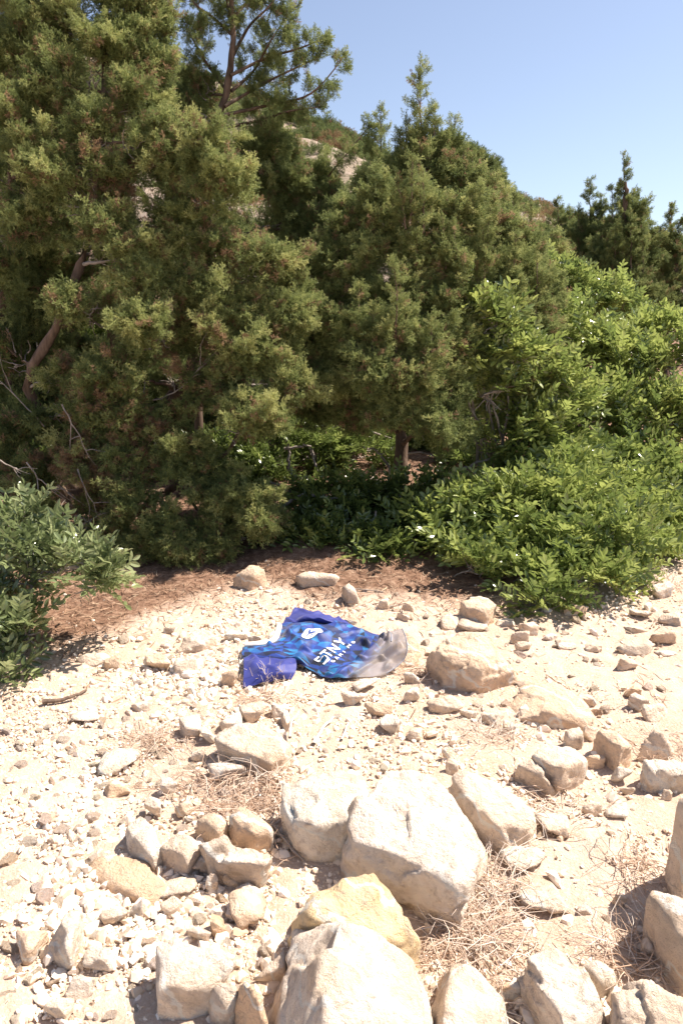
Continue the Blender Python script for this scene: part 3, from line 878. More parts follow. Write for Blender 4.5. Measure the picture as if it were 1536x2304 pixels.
# ------------------------------------------------------------------ gravel too small to pick apart
pm = []
for k in range(8):
    r = np.random.default_rng(700 + k)
    u = runit(9, r) * np.array([1.0, r.uniform(0.6, 0.95), r.uniform(0.4, 0.75)])
    me = rock_mesh('pebble', u * 0.5, 2 if k < 4 else 1, 300 + k, 30, 0.05, 4, 0)
    me.materials.clear(); me.materials.append(PEB); pm.append(me)
proto_collection('pebble', pm)
def gravel():
    n = 170000
    y = 0.55 + (rng.random(n) ** 1.5) * 3.4
    x = rng.uniform(-0.58, 0.66, n) * (y + 0.45) * 1.0
    dens = 0.5 + 0.5 * vnoise(np.stack([x * 2.3, y * 2.3, x * 0], -1), 77)
    left = sstep(0.1, -0.5, x / y)
    keep = rng.random(n) < (0.07 + 0.95 * sstep(.25, .75, dens) * (.55 + .45 * left) + 0.22 * left) * (1 - 0.97 * sstep(-0.25, 0.12, y - litter_edge(x)))
    x, y = x[keep], y[keep]
    m = len(x)
    s = 0.004 + 0.020 * rng.random(m) ** 4.5 + 0.004 * rng.random(m)
    big = rng.random(m) < 0.055 + 0.15 * sstep(0.25, -0.3, x / y)
    s[big] = 0.013 + 0.046 * rng.random(big.sum()) ** 2
    fp = np.stack([x * 1.7, y * 1.7, x * 0], -1)
    s *= np.clip(.95 + .6 * vnoise(fp, 88), .5, 1.5)
    s *= 0.75 + 0.25 * np.clip(y, .6, 1.6) / 1.6
    z = gz_arr(x, y) - s * 0.06 + s * .16 * rng.random(m)
    rot = np.stack([rng.normal(0, .5, m), rng.normal(0, .5, m), rng.uniform(0, 6.28, m)], -1)
    o = scatter('gravel', 'pebble', np.stack([x, y, z], -1), rot, s, rng.random(m) ** 0.8)
    tag(o, 'pale gravel and chips strewn over the sandy soil', 'gravel', kind='stuff')
gravel()

# ------------------------------------------------------------------ the shirt
def cubic_grid(C, nu, nv):
    """C: (a,b,3) control grid -> smooth (nu,nv,3) surface passing through it (Catmull-Rom both ways)"""
    def cr(P, n):
        m = len(P)
        t = np.linspace(0, m - 1, n)
        i = np.clip(np.floor(t).astype(int), 0, m - 2); f = (t - i)
        sh = (n,) + (1,) * (P.ndim - 1)
        f = f.reshape(sh)
        p0 = P[np.maximum(i - 1, 0)]; p1 = P[i]; p2 = P[i + 1]; p3 = P[np.minimum(i + 2, m - 1)]
        return 0.5 * (2 * p1 + (p2 - p0) * f + (2 * p0 - 5 * p1 + 4 * p2 - p3) * f ** 2 + (3 * p1 - p0 - 3 * p2 + p3) * f ** 3)
    A = cr(C, nu)
    B = cr(np.swapaxes(A, 0, 1), nv)
    return np.swapaxes(B, 0, 1)

def grid_faces(nu, nv):
    i = (np.arange(nu - 1)[:, None] * nv + np.arange(nv - 1)[None]).reshape(-1)
    return np.stack([i, i + nv, i + nv + 1, i + 1], -1)

def ctrl(rows):
    return np.array([[ground(px, py, h) for (px, py, h) in row] for row in rows])

BODY = ctrl([
 [(634, 1404, .020), (631, 1426, .022), (617, 1446, .026), (582, 1456, .026), (546, 1459, .018)],
 [(684, 1400, .024), (672, 1424, .040), (650, 1448, .042), (612, 1466, .034), (556, 1482, .022)],
 [(768, 1403, .022), (744, 1428, .044), (716, 1456, .046), (692, 1478, .040), (664, 1492, .020)],
 [(818, 1420, .016), (800, 1440, .036), (776, 1468, .044), (756, 1496, .038), (735, 1526, .010)],
 [(856, 1430, .022), (846, 1446, .060), (830, 1472, .052), (812, 1500, .034), (796, 1526, .010)],
 [(872, 1424, .086), (880, 1432, .098), (878, 1462, .076), (862, 1494, .036), (838, 1524, .010)],
 [(904, 1416, .098), (910, 1432, .104), (916, 1462, .080), (904, 1492, .036), (866, 1519, .008)],
])
NU, NV = 190, 150
SURF = cubic_grid(BODY, NU, NV)
def wrinkle(P, amp, seed, sc=9.0):
    q = P.reshape(-1, 3)
    a = vnoise(np.stack([q[:, 0] * sc * 1.5 + q[:, 1] * sc, q[:, 1] * sc * 0.45 - q[:, 0] * sc * 0.5, q[:, 2] * 0], -1) + 3, seed)
    b = vnoise(np.stack([q[:, 0] * sc * 1.2 - q[:, 1] * sc * 1.6, q[:, 1] * sc * 0.5 + q[:, 0] * sc * 0.6, q[:, 2] * 0], -1), seed + 1)
    c = vnoise(q * 34, seed + 2)
    h = amp * (1 - np.sqrt(a * a + .01)) ** 1.7 + amp * 0.8 * (1 - np.sqrt(b * b + .01)) ** 2 + amp * 0.08 * c - amp * 0.5
    return h.reshape(P.shape[:-1])
edge_u = np.linspace(0, 1, NU)[:, None]; edge_v = np.linspace(0, 1, NV)[None]
ed = np.minimum(np.minimum(edge_v, 1 - edge_v) * 5, 1)
SURF[..., 2] += wrinkle(SURF, 0.026, 41, 7.5) * (0.25 + 0.75 * ed) * (1 - .55 * sstep(.7, 1, edge_u))
for (u0, v0, u1, v1, wd, hh) in [(.56, .97, .72, .35, .030, .030), (.66, .95, .90, .45, .028, .026), (.44, .06, .74, .18, .030, .026), (.04, .62, .34, .92, .028, .022), (.30, .04, .60, .30, .026, .022), (.80, .25, .90, .85, .030, .020), (.50, .92, .42, .70, .022, .020), (.10, .30, .30, .62, .025, .014), (.62, .60, .80, .66, .022, .022)]:
    du, dv = u1 - u0, v1 - v0
    tt = np.clip(((edge_u - u0) * du + (edge_v - v0) * dv) / (du * du + dv * dv), 0, 1)
    bow = .05 * np.sin(tt * math.pi)
    dd = np.sqrt((edge_u - u0 - du * tt + bow * .4) ** 2 + ((edge_v - v0 - dv * tt + bow) * .8) ** 2)
    SURF[..., 2] += hh * np.exp(-(dd / wd) ** 2) * (.35 + .65 * ed) - hh * .35 * np.exp(-(dd / (2.6 * wd)) ** 2) * ed
SURF[..., 2] = np.maximum(SURF[..., 2], gz_arr(SURF[..., 0], SURF[..., 1]) + 0.006)

def tri_pattern(u, v, seed, cell=0.033):
    """facetted print: jittered triangles, one shade each (u, v in metres on the cloth)"""
    i = np.floor(u / cell); j = np.floor(v / cell)
    def corner(a, b):
        return (a + 0.5 * (hash3(a, b, a * 0, seed) - .5)) * cell, (b + 0.5 * (hash3(a, b, a * 0, seed + 1) - .5)) * cell
    best = np.zeros(u.shape); done = np.zeros(u.shape, bool)
    for di in (-1, 0, 1):
        for dj in (-1, 0, 1):
            a, b = i + di, j + dj
            c00, c10, c01, c11 = corner(a, b), corner(a + 1, b), corner(a, b + 1), corner(a + 1, b + 1)
            flip = hash3(a, b, a * 0, seed + 2) > .5
            for t in (0, 1):
                def pick(A, B):
                    return np.where(flip, A[0], B[0]), np.where(flip, A[1], B[1])
                if t == 0: p0, p1, p2 = c00, c10, pick(c11, c01)
                else: p0, p1, p2 = pick(c00, c10), c11, c01
                s = lambda A, B: (u - A[0]) * (B[1] - A[1]) - (v - A[1]) * (B[0] - A[0])
                s0, s1, s2 = s(p0, p1), s(p1, p2), s(p2, p0)
                ins = ((s0 >= 0) & (s1 >= 0) & (s2 >= 0)) | ((s0 <= 0) & (s1 <= 0) & (s2 <= 0))
                best = np.where(ins & ~done, hash3(a, b, a * 0 + t, seed + 5), best); done |= ins
    return best

PAL = np.array([[0.002, 0.005, 0.022], [0.003, 0.010, 0.06], [0.004, 0.022, 0.15], [0.005, 0.040, 0.22], [0.006, 0.080, 0.26], [0.008, 0.125, 0.30]])
def body_colors():
    U = (edge_u * 0.62 + edge_v * 0)
    V = (edge_u * 0 + edge_v * 0.48)
    k = tri_pattern(U, V, 11)
    q = np.digitize(k, [0.13, 0.30, 0.52, 0.72, 0.88])
    c = PAL[q]
    k2 = tri_pattern(U + 1.7, V + 0.9, 23, 0.09)
    c = c * (0.8 + 0.7 * k2[..., None])
    hem = sstep(0.60, 0.80, edge_u + 0.10 * (edge_v - 0.5)) + 0 * edge_v
    faded = np.array([0.34, 0.29, 0.255])
    c = c * (1 - 0.85 * hem[..., None]) + faded * 0.85 * hem[..., None]
    return np.concatenate([c, np.ones(c.shape[:2] + (1,))], -1), hem
def mat_cloth(name, base=None, sheer=False):
    m, nt, p, L = new_mat(name)
    tc = N(nt, 'ShaderNodeTexCoord')
    n = noise(nt, tc.outputs['Object'], 900, 2, 0.5)
    nd = noise(nt, tc.outputs['Object'], 14, 6, 0.7)
    fd = ramp(nt, nd.outputs[0], [(0.55, (0, 0, 0)), (0.75, (0.12, 0.12, 0.12))])
    if base is None:
        a = N(nt, 'ShaderNodeAttribute', attribute_name='print')
        col = a.outputs['Color']
    else:
        rgb = N(nt, 'ShaderNodeRGB'); rgb.outputs[0].default_value = (*base, 1); col = rgb.outputs[0]
    c = mix(nt, fd.outputs[0], col, (0.30, 0.25, 0.20)) if base is None else mix(nt, 0.03, col, (0.3, 0.25, 0.2))
    L.new(c, p.inputs['Base Color'])
    p.inputs['Roughness'].default_value = 0.6
    p.inputs['Sheen Weight'].default_value = 0.15
    bump(nt, p, n.outputs[0], 0.2, 0.001)
    if sheer:
        a = N(nt, 'ShaderNodeAttribute', attribute_name='sheer')
        ml = N(nt, 'ShaderNodeMath', operation='MULTIPLY'); L.new(a.outputs['Fac'], ml.inputs[0]); ml.inputs[1].default_value = 0.42
        tr = N(nt, 'ShaderNodeBsdfTransparent')
        ms = N(nt, 'ShaderNodeMixShader')
        L.new(ml.outputs[0], ms.inputs[0]); L.new(p.outputs[0], ms.inputs[1]); L.new(tr.outputs[0], ms.inputs[2])
        L.new(ms.outputs[0], nt.nodes['Material Output'].inputs[0])
    return m
CLOTH = mat_cloth('printed_jersey', None, True)
SLEEVE = mat_cloth('violet_blue_jersey', (0.012, 0.022, 0.19))
WHITE = mat_cloth('white_print', (0.80, 0.80, 0.80))
COLLAR = mat_cloth('cream_collar_tape', (0.80, 0.74, 0.66))
BLUEP = mat_cloth('blue_print', (0.03, 0.09, 0.38))

sb = ground(700, 1465)
shirt = empty('shirt', sb, 'crumpled blue sports shirt with faceted print and violet sleeves lying on the stones', 'shirt')
col, hem = body_colors()
def cloth_obj(name, P, mat, cols=None, sheer=None, thick=0.003):
    nu, nv = P.shape[:2]
    attrs = {}
    if cols is not None: attrs['print'] = ('FLOAT_COLOR', cols.reshape(-1, 4))
    if sheer is not None: attrs['sheer'] = ('FLOAT', sheer.ravel())
    me = mesh_np(name, P.reshape(-1, 3) - sb, grid_faces(nu, nv), mat, True, attrs)
    o = mobj(name, me, shirt)
    if thick:
        md = o.modifiers.new('thickness', 'SOLIDIFY'); md.thickness = thick; md.offset = -1
    return o
b = cloth_obj('body', SURF, CLOTH, col, hem * np.ones((1, NV)), 0.002)
tag(b, 'blue front with triangle print fading to sheer grey at the hem')
SF = cubic_grid(ctrl([
 [(634, 1407, .018), (641, 1394, .022), (652, 1383, .030), (668, 1370, .022)],
 [(680, 1404, .024), (684, 1394, .045), (690, 1386, .050), (698, 1377, .030)],
 [(722, 1404, .026), (726, 1396, .050), (730, 1390, .050), (738, 1384, .030)],
 [(768, 1405, .020), (775, 1402, .030), (780, 1401, .030), (790, 1405, .012)]]), 70, 40)
SF[..., 2] += wrinkle(SF, 0.016, 61, 12)
tag(cloth_obj('sleeve', SF, SLEEVE), 'far violet-blue sleeve')
SN = cubic_grid(ctrl([
 [(548, 1476, .022), (549, 1498, .030), (548, 1522, .026), (547, 1545, .006)],
 [(588, 1480, .026), (588, 1502, .040), (584, 1520, .034), (580, 1540, .010)],
 [(630, 1486, .026), (632, 1502, .040), (628, 1518, .034), (622, 1533, .010)],
 [(664, 1491, .020), (667, 1500, .030), (664, 1512, .026), (655, 1530, .006)]]), 70, 50)
SN[..., 2] += wrinkle(SN, 0.016, 71, 11)
tag(cloth_obj('sleeve', SN, SLEEVE), 'near violet-blue sleeve')
# collar band follows the neck edge of the body
ne = SURF[0, 10:-6]
tn = np.gradient(ne, axis=0); tn /= np.linalg.norm(tn, axis=1, keepdims=True)
out = np.cross(tn, [0, 0, 1.0])
if out[:, 0].mean() > 0: out = -out
tw = np.linspace(0, 1, 7)[None, :, None]
CB = ne[:, None] + out[:, None] * 0.020 * tw
CB[..., 2] += 0.012 * np.sin(tw[..., 0] * math.pi * 0.8) + 0.002
cloth_obj('collar', CB, COLLAR, thick=0.0025)
# side seam piping at the sheer hem
hp = MB(); hp.tube(SURF[-1, 4:-4] + np.array([0, 0, .002]), 0.0022, 5)
mobj('hem_seam', hp.mesh('hem_seam', mat_cloth('grey_seam', (0.22, 0.23, 0.28)), sb), shirt)
sp = MB(); sp.tube(SURF[int(NU * .83), 4:60] + np.array([0, 0, .003]), 0.0026, 5)
mobj('fold_seam', sp.mesh('fold_seam', bpy.data.materials['grey_seam'], sb), shirt)

def surf_at(u, v, off=0.0015):
    fu, fv = np.clip(u, 0, 1) * (NU - 1), np.clip(v, 0, 1) * (NV - 1)
    i = np.clip(fu.astype(int), 0, NU - 2); j = np.clip(fv.astype(int), 0, NV - 2)
    a, b_ = (fu - i)[:, None], (fv - j)[:, None]
    P = SURF[i, j] * (1 - a) * (1 - b_) + SURF[i + 1, j] * a * (1 - b_) + SURF[i, j + 1] * (1 - a) * b_ + SURF[i + 1, j + 1] * a * b_
    n = np.cross(SURF[i + 1, j] - SURF[i, j], SURF[i, j + 1] - SURF[i, j])
    n /= np.linalg.norm(n, axis=1, keepdims=True) + 1e-9
    n = np.where(n[:, 2:3] < 0, -n, n)
    return P + n * off

def strokes(name, lines, mat, origin, ex, ey, w, off=0.0048):
    """letter strokes given in letter units, printed on the cloth; ex, ey: (du,dv) of one unit right / up"""
    mb = MB()
    for ln in lines:
        ln = np.array(ln, float)
        seg = []
        for a, c in zip(ln[:-1], ln[1:]):
            k = max(2, int(np.linalg.norm(c - a) * 12))
            seg.append(a + (c - a) * np.linspace(0, 1, k, endpoint=False)[:, None])
        pts = np.concatenate(seg + [ln[-1:]])
        t = np.gradient(pts, axis=0); t /= np.linalg.norm(t, axis=1, keepdims=True) + 1e-9
        nn = np.stack([-t[:, 1], t[:, 0]], -1)
        rows = np.stack([pts + nn * w * s for s in (-.5, 0, .5)], 1).reshape(-1, 2)
        uv = np.array(origin) + rows[:, :1] * np.array(ex) + rows[:, 1:] * np.array(ey)
        mb.add(surf_at(uv[:, 0], uv[:, 1], off), grid_faces(len(pts), 3))
    return mobj(name, mb.mesh(name, mat, sb), shirt)
LET = {
 'S': [[(.85, 1), (.15, 1), (.1, .62), (.8, .42), (.8, 0), (0, 0)]],
 'T': [[(0, 1), (.95, 1)], [(.5, 1), (.4, 0)]],
 'N': [[(0, 0), (.1, 1), (.75, 0), (.85, 1)]],
 'Y': [[(0, 1), (.42, .5), (.85, 1)], [(.42, .5), (.40, 0)]],
 'G': [[(.8, .9), (.2, 1), (0, .5), (.2, 0), (.8, .1), (.8, .5), (.5, .5)]],
 'A': [[(0, 0), (.4, 1), (.8, 0)], [(.15, .35), (.65, .35)]],
 'M': [[(0, 0), (.05, 1), (.42, .4), (.8, 1), (.85, 0)]],
 'I': [[(.2, 0), (.2, 1)]],
}
def word(name, txt, start, step_v, ex, ey, w):
    for k, ch in enumerate(txt):
        strokes('lettering', LET[ch], WHITE, (start[0] + 0.006 * k, start[1] + step_v * k), ex, ey, w)
# letters run from the near side to the far side, their tops towards the collar
word('lettering', 'STNY', (0.432, 0.78), -0.125, (0.010, -0.100), (-0.062, -0.025), 0.19)
word('lettering', 'GAMING', (0.478, 0.72), -0.078, (0.002, -0.046), (-0.022, -0.010), 0.22)
def disc(name, mat, c, ru, rv, off):
    a = np.linspace(0, 2 * math.pi, 28, endpoint=False)
    rr = [1.0, 0.66, 0.33]
    uv = np.concatenate([np.stack([c[0] + ru * r_ * np.cos(a), c[1] + rv * r_ * np.sin(a)], -1) for r_ in rr] + [np.array([c])])
    f4 = []
    for k in range(2):
        for i in range(28):
            f4.append((k * 28 + i, k * 28 + (i + 1) % 28, (k + 1) * 28 + (i + 1) % 28, (k + 1) * 28 + i))
    f3 = [(2 * 28 + i, 2 * 28 + (i + 1) % 28, 84) for i in range(28)]
    me = mesh_np(name, surf_at(uv[:, 0], uv[:, 1], off) - sb, [np.array(f3), np.array(f4)], mat)
    return mobj(name, me, shirt)
em = disc('emblem', WHITE, (0.250, 0.31), 0.050, 0.105, 0.0045)
tag(em, 'white oval chest emblem with blue strokes')
e2 = strokes('emblem_stroke', [[(.15, .8), (.5, .55), (.85, .75)], [(.5, .55), (.5, .05)], [(.1, .3), (.35, .25)]], BLUEP, (0.278, 0.395), (0.0, -0.16), (-0.062, 0.0), 0.10, 0.0065)
mw = e2.matrix_world.copy(); e2.parent = em

# ------------------------------------------------------------------ foliage shapes
def ribbon(mb, a, b_, w, nrm, tip=0.3):
    d = b_ - a; d = d / (np.linalg.norm(d) + 1e-9)
    s = np.cross(d, nrm); s /= np.linalg.norm(s) + 1e-9
    mb.add(np.array([a - s * w / 2, a + s * w / 2, b_ + s * w * tip / 2, b_ - s * w * tip / 2]), [[0, 1, 2, 3]])

def juniper_spray(seed, L=0.088, n_side=13, cords=9):
    r = np.random.default_rng(seed)
    mb = MB()
    ax = np.stack([np.linspace(0, L, 6), r.normal(0, .002, 6), np.linspace(0, .006, 6)], -1)
    for a, c in zip(ax[:-1], ax[1:]): ribbon(mb, a, c, 0.0025, runit(1, r)[0], 0.9)
    for k in range(n_side):
        t = (k + 0.4) / n_side
        base = ax[0] + (ax[-1] - ax[0]) * t
        ang = r.uniform(0, 6.28)
        out = np.array([0.75, math.cos(ang), math.sin(ang)]); out /= np.linalg.norm(out)
        ln = 0.036 * (1.1 - 0.6 * t) * r.uniform(.7, 1.2)
        tip = base + out * ln
        ribbon(mb, base, tip, 0.0026, runit(1, r)[0], 0.6)
        for c in range(cords):
            q = base + (tip - base) * r.uniform(.25, 1)
            o2 = out + r.normal(0, .65, 3); o2 /= np.linalg.norm(o2)
            ribbon(mb, q, q + o2 * ln * r.uniform(.3, .6), 0.0025, runit(1, r)[0], 0.55)
    for c in range(5):
        o2 = np.array([1, 0, 0]) + r.normal(0, .4, 3); o2 /= np.linalg.norm(o2)
        ribbon(mb, ax[-1], ax[-1] + o2 * r.uniform(.01, .022), 0.0026, runit(1, r)[0], 0.5)
    return mb.mesh('juniper_spray', JUN, smooth=False)
proto_collection('spray', [juniper_spray(50 + k) for k in range(7)])

def pinnate_leaf(seed, mat, ll=0.032, lw=0.0125, pairs=4):
    """compound leaf along +X: pairs of leaflets on a stalk, face up +Z"""
    r = np.random.default_rng(seed)
    mb = MB()
    L = ll * (pairs * 0.52 + 0.7)
    st = np.stack([np.linspace(0, L, 5), np.zeros(5), -0.06 * L * np.linspace(0, 1, 5) ** 2], -1)
    mb.tube(st, [0.0011, .001, .0009, .0008, .0006], 3)
    def leaflet(b_, d, s):
        d = d / np.linalg.norm(d)
        side = np.cross([0, 0, 1.0], d); side /= np.linalg.norm(side)
        up = np.cross(d, side)
        tw = r.normal(0, .35)
        side = side * math.cos(tw) + up * math.sin(tw); up = np.cross(d, side)
        l, w = ll * s, lw * s
        x = np.array([0.0, .22, .55, .82, 1.0]) * l
        hw = np.array([0.12, .80, 1.0, .66, .10]) * w / 2
        z = -np.array([0, .01, .03, .08, .14]) * l * r.uniform(.2, 1.2)
        v = []
        for xx, h, zz in zip(x, hw, z):
            c = b_ + d * xx + up * zz
            v += [c + side * h + up * h * .35, c, c - side * h + up * h * .35]
        mb.add(np.array(v), grid_faces(5, 3))
    for k in range(pairs):
        t = (k + 0.75) / (pairs + 0.3)
        b_ = np.array([L * t, 0, -0.06 * L * t * t])
        for sgn in (-1, 1):
            a = math.radians(r.uniform(42, 62))
            leaflet(b_ + np.array([r.normal(0, .002), 0, 0]), np.array([math.cos(a), sgn * math.sin(a), r.uniform(0, .35)]), r.uniform(.8, 1.1) * (1 - .15 * (t - .5)))
    if r.random() < .6: leaflet(st[-1], np.array([1, r.normal(0, .2), .1]), .85)
    return mb.mesh('leaf', mat, smooth=False)
LEAF_OBJ = [pinnate_leaf(80 + k, LEAFOBJ, 0.042, 0.0195) for k in range(6)]
def grey_variant(src, name, stops):
    m = src.copy(); m.name = name
    r = [n for n in m.node_tree.nodes if n.type == 'VALTORGB'][0]
    for e, c in zip(r.color_ramp.elements, stops): e.color = (*c, 1)
    return m
GREYSTOPS = [(0.12, 0.155, 0.062), (0.22, 0.27, 0.115), (0.37, 0.41, 0.20)]
LEAF_GREY = grey_variant(LEAF, 'lentisk_leaf_grey_far', GREYSTOPS)
LEAFOBJ_GREY = grey_variant(LEAFOBJ, 'lentisk_leaf_grey', GREYSTOPS)
LEAF_OBJ_GREY = [pinnate_leaf(80 + k, LEAFOBJ_GREY, 0.042, 0.0195) for k in range(6)]
proto_collection('leafgrey', [pinnate_leaf(80 + k, LEAF_GREY, 0.042, 0.0195) for k in range(6)])
proto_collection('leaf', [pinnate_leaf(80 + k, LEAF, 0.042, 0.0195) for k in range(6)])

# ------------------------------------------------------------------ junipers
def px_r(rpx, Y, py):
    d = ray(768, py)
    return rpx * Y / d[1] / F

class Juniper:
    def __init__(s, name, base, label, group='junipers', seed=1):
        s.r = np.random.default_rng(seed)
        s.base = np.array(base, float)
        s.root = empty(name, base, label, 'tree', group)
        s.limbs = []; s.tw = MB()
        s.pos, s.dir, s.scl, s.tint = [], [], [], []
        s.sticks = MB()
        s.trunks = []
    def trunk(s, pts, r0, r1, name='trunk'):
        pts = np.asarray(pts, float)
        C = cubic_grid(pts[:, None, :].repeat(2, 1), 22, 2)[:, 0]
        C = C + s.r.normal(0, r0 * 0.15, C.shape)
        rad = np.linspace(1, 0, 22) ** 0.8 * (r0 - r1) + r1
        rad = rad * (1 + 0.1 * s.r.normal(size=22))
        mb = MB(); mb.tube(C, rad, 9)
        mobj(name, mb.mesh(name, BARK, s.base), s.root)
        s.trunks.append(C)
    def near_trunk(s, c):
        A = np.concatenate(s.trunks)
        A = A[A[:, 2] < c[2] + 0.15] if (A[:, 2] < c[2] + 0.15).any() else A[:1]
        d = np.linalg.norm(A - c, axis=1) + 0.6 * np.abs(A[:, 2] - (c[2] - 0.25 * np.linalg.norm((A - c)[:, :2], axis=1)))
        return A[d.argmin()]
    def plume(s, p0, p1, rad, brown, size, dens, bright, droop=0.0):
        r = s.r
        L = np.linalg.norm(p1 - p0)
        n = 7
        C = curve_pts(p0, p1, n, 0.10, 0.04 - droop, r, 0.012)
        s.tw.tube(C, np.linspace(0.0032, 0.0012, n) * size, 3, 0.3)
        m = max(3, int(L / 0.0088 * dens / size))
        t = 0.12 + 0.88 * r.random(m) ** 0.8
        k = np.clip((t * (n - 1)).astype(int), 0, n - 2); f = (t * (n - 1) - k)[:, None]
        P = C[k] * (1 - f) + C[k + 1] * f
        T = C[k + 1] - C[k]; T /= np.linalg.norm(T, axis=1, keepdims=True) + 1e-9
        lat = runit(m, r); lat -= T * (lat * T).sum(1, keepdims=True)
        rr = rad * (1 - 0.85 * t ** 1.6)[:, None] * r.random((m, 1)) ** 0.6
        D = T * 0.9 + lat * 0.85 + np.array([0, 0, .28])
        s.pos.append(P + lat * rr); s.dir.append(D)
        s.scl.append(size * r.uniform(.65, 1.15, m) * (1.05 - 0.3 * t))
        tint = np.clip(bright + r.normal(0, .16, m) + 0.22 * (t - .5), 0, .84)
        br = r.random(m) < brown
        tint[br] = r.uniform(.89, 1.0, br.sum())
        s.tint.append(tint)
    def lobe(s, c, rx, rz, ry=None, brown=0.06, size=1.0, n=None, dens=1.0, bright=0.42, up=0.3, droop=0.0, limb=True):
        r = s.r
        c = np.asarray(c, float)
        ry = 0.8 * rx if ry is None else ry
        R = np.array([rx, ry, rz])
        p0 = s.near_trunk(c)
        ax = c - p0; dist = np.linalg.norm(ax); ax = ax / (dist + 1e-9)
        inner = c - ax * 0.75 * R.mean()
        if limb and dist > 0.1:
            mb = MB()
            mb.tube(curve_pts(p0, inner, 9, 0.07, 0.03, r, 0.015), np.linspace(0.008 + 0.010 * min(dist, 1.2), 0.005, 9) * min(1.5, size), 6)
            mobj('limb', mb.mesh('limb', BARK if r.random() < .7 else GREYBARK, s.base), s.root)
        if n is None: n = int(10 + 120 * (rx * rz + rx * ry + rz * ry) / 3 / (0.30 ** 2) * 0.17 / size ** 1.3)
        bend = 0
        for k in range(n):
            u = runit(1, r)[0] + ax * 0.85 + np.array([0, 0, up])
            u /= np.linalg.norm(u)
            tip = c + u * R * (r.uniform(.7, 1.15) if r.random() < .7 else r.uniform(1.15, 1.6))
            st = inner + (c - inner) * r.uniform(0, 1.0) + u * R * 0.15
            s.plume(st, tip, 0.034 * size, brown * r.choice([0.15, 1.0, 3.0], p=[.45, .35, .2]), size, dens, bright + r.normal(0, .13), droop)
        # foliage through the body of the clump
        m = int(n * 7 * dens)
        u = runit(m, r); q = r.random((m, 1)) ** .45
        P = c + u * R * .70 * q
        s.pos.append(P); s.dir.append(u * .8 + ax * .5 + np.array([0, 0, .5]) + r.normal(0, .35, (m, 3)))
        s.scl.append(size * r.uniform(.75, 1.2, m))
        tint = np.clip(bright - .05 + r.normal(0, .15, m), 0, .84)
        br = r.random(m) < brown
        tint[br] = r.uniform(.89, 1.0, br.sum())
        s.tint.append(tint)
        # dead inner twigs
        for k in range(int(11 / size)):
            a = inner + runit(1, r)[0] * R * .3
            b_ = a + (runit(1, r)[0] * .8 + ax * .4) * R.mean() * r.uniform(.5, 1.0)
            s.sticks.tube(curve_pts(a, b_, 6, .2, 0, r, .03), np.linspace(.0045, .0012, 6) * size, 4)
    def spire(s, px, pt, pb, Y, w, size=1.0, bright=0.45, lean=0, dens=1.0, brown=0.03):
        """upright leader: tip at pixel row pt, foot at row pb, half width w px at its foot"""
        r = s.r
        top = at(px + lean, pt, Y); bot = at(px, pb, Y)
        C = curve_pts(bot, top, 14, .02, 0, r, .006)
        H = np.linalg.norm(top - bot)
        mb = MB(); mb.tube(C, np.linspace(.004 + .007 * H, .0016, 14) * min(size, 1.6), 6)
        mobj('limb', mb.mesh('limb', BARK, s.base), s.root)
        ww = px_r(w, Y, pb)
        nb = int(H / 0.035 / size) + 4
        for k in range(nb):
            t = (k + r.random()) / nb
            j = t * 12.99; i = int(j)
            p = C[i] + (C[i + 1] - C[i]) * (j - i)
            ln = (ww * (1 - t) ** 0.9 + 0.028 * size) * r.uniform(.55, 1.25)
            a = r.uniform(0, 6.28)
            d = np.array([math.cos(a), math.sin(a) * .8, r.uniform(.5, 1.2)])
            d /= np.linalg.norm(d)
            s.plume(p, p + d * ln, 0.016 * size, brown, size * .68, .85 * dens, bright)
        s.plume(C[-4], C[-1], .006, 0, size * .42, .5, bright)
    def done(s):
        if s.tw.v: tag(mobj('twigs', s.tw.mesh('twigs', BARK, s.base), s.root), kind='stuff')
        if s.sticks.v: tag(mobj('dead_twigs', s.sticks.mesh('dead_twigs', GREYBARK, s.base), s.root), kind='stuff')
        P = np.concatenate(s.pos); D = np.concatenate(s.dir); m = len(P)
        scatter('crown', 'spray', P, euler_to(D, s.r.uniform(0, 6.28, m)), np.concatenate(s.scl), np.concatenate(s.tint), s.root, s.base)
        return m

TOTAL = 0
def L_(tree, lst, **kw):
    for e in lst:
        px, py, Y, rx, rz = e[:5]
        k = dict(kw)
        if len(e) > 5: k.update(e[5])
        if k.pop('fwd', False) and py > 470: Y -= .62 * math.sqrt(max(0, 1 - ((px - 960) / 330) ** 2))
        tree.lobe(at(px, py, Y), px_r(rx, Y, py), px_r(rz, Y, py), **k)

# the large juniper at the left, leaning trunks
g = ground(330, 1190); g = np.array([g[0] - 0.25, 4.05, gz(g[0] - 0.25, 4.05)])
J = Juniper('juniper_tree', g, 'large olive green juniper filling the left side, with leaning bare trunks', seed=3)
J.trunk([g, at(70, 900, 3.85), at(122, 740, 3.80), at(192, 570, 3.85), at(225, 330, 4.0), at(240, 120, 4.3), at(245, -160, 4.5)], .030, .012)
J.trunk([g + [.1, .05, 0], at(330, 980, 4.15), at(430, 830, 4.0), at(470, 640, 4.15), at(480, 470, 4.3)], .045, .010)
J.trunk([g + [-.12, 0, 0], at(-40, 900, 4.2), at(20, 640, 4.2), at(90, 420, 4.2), at(120, 150, 4.4), at(110, -150, 4.6)], .05, .012)
J.trunk([g + [.12, -.04, 0], at(400, 1090, 3.9), at(520, 1010, 3.75)], .03, .008, 'limb')
J.trunk([at(170, 1160, 3.75), at(130, 1080, 3.8), at(60, 1000, 3.9)], .012, .02, 'limb')
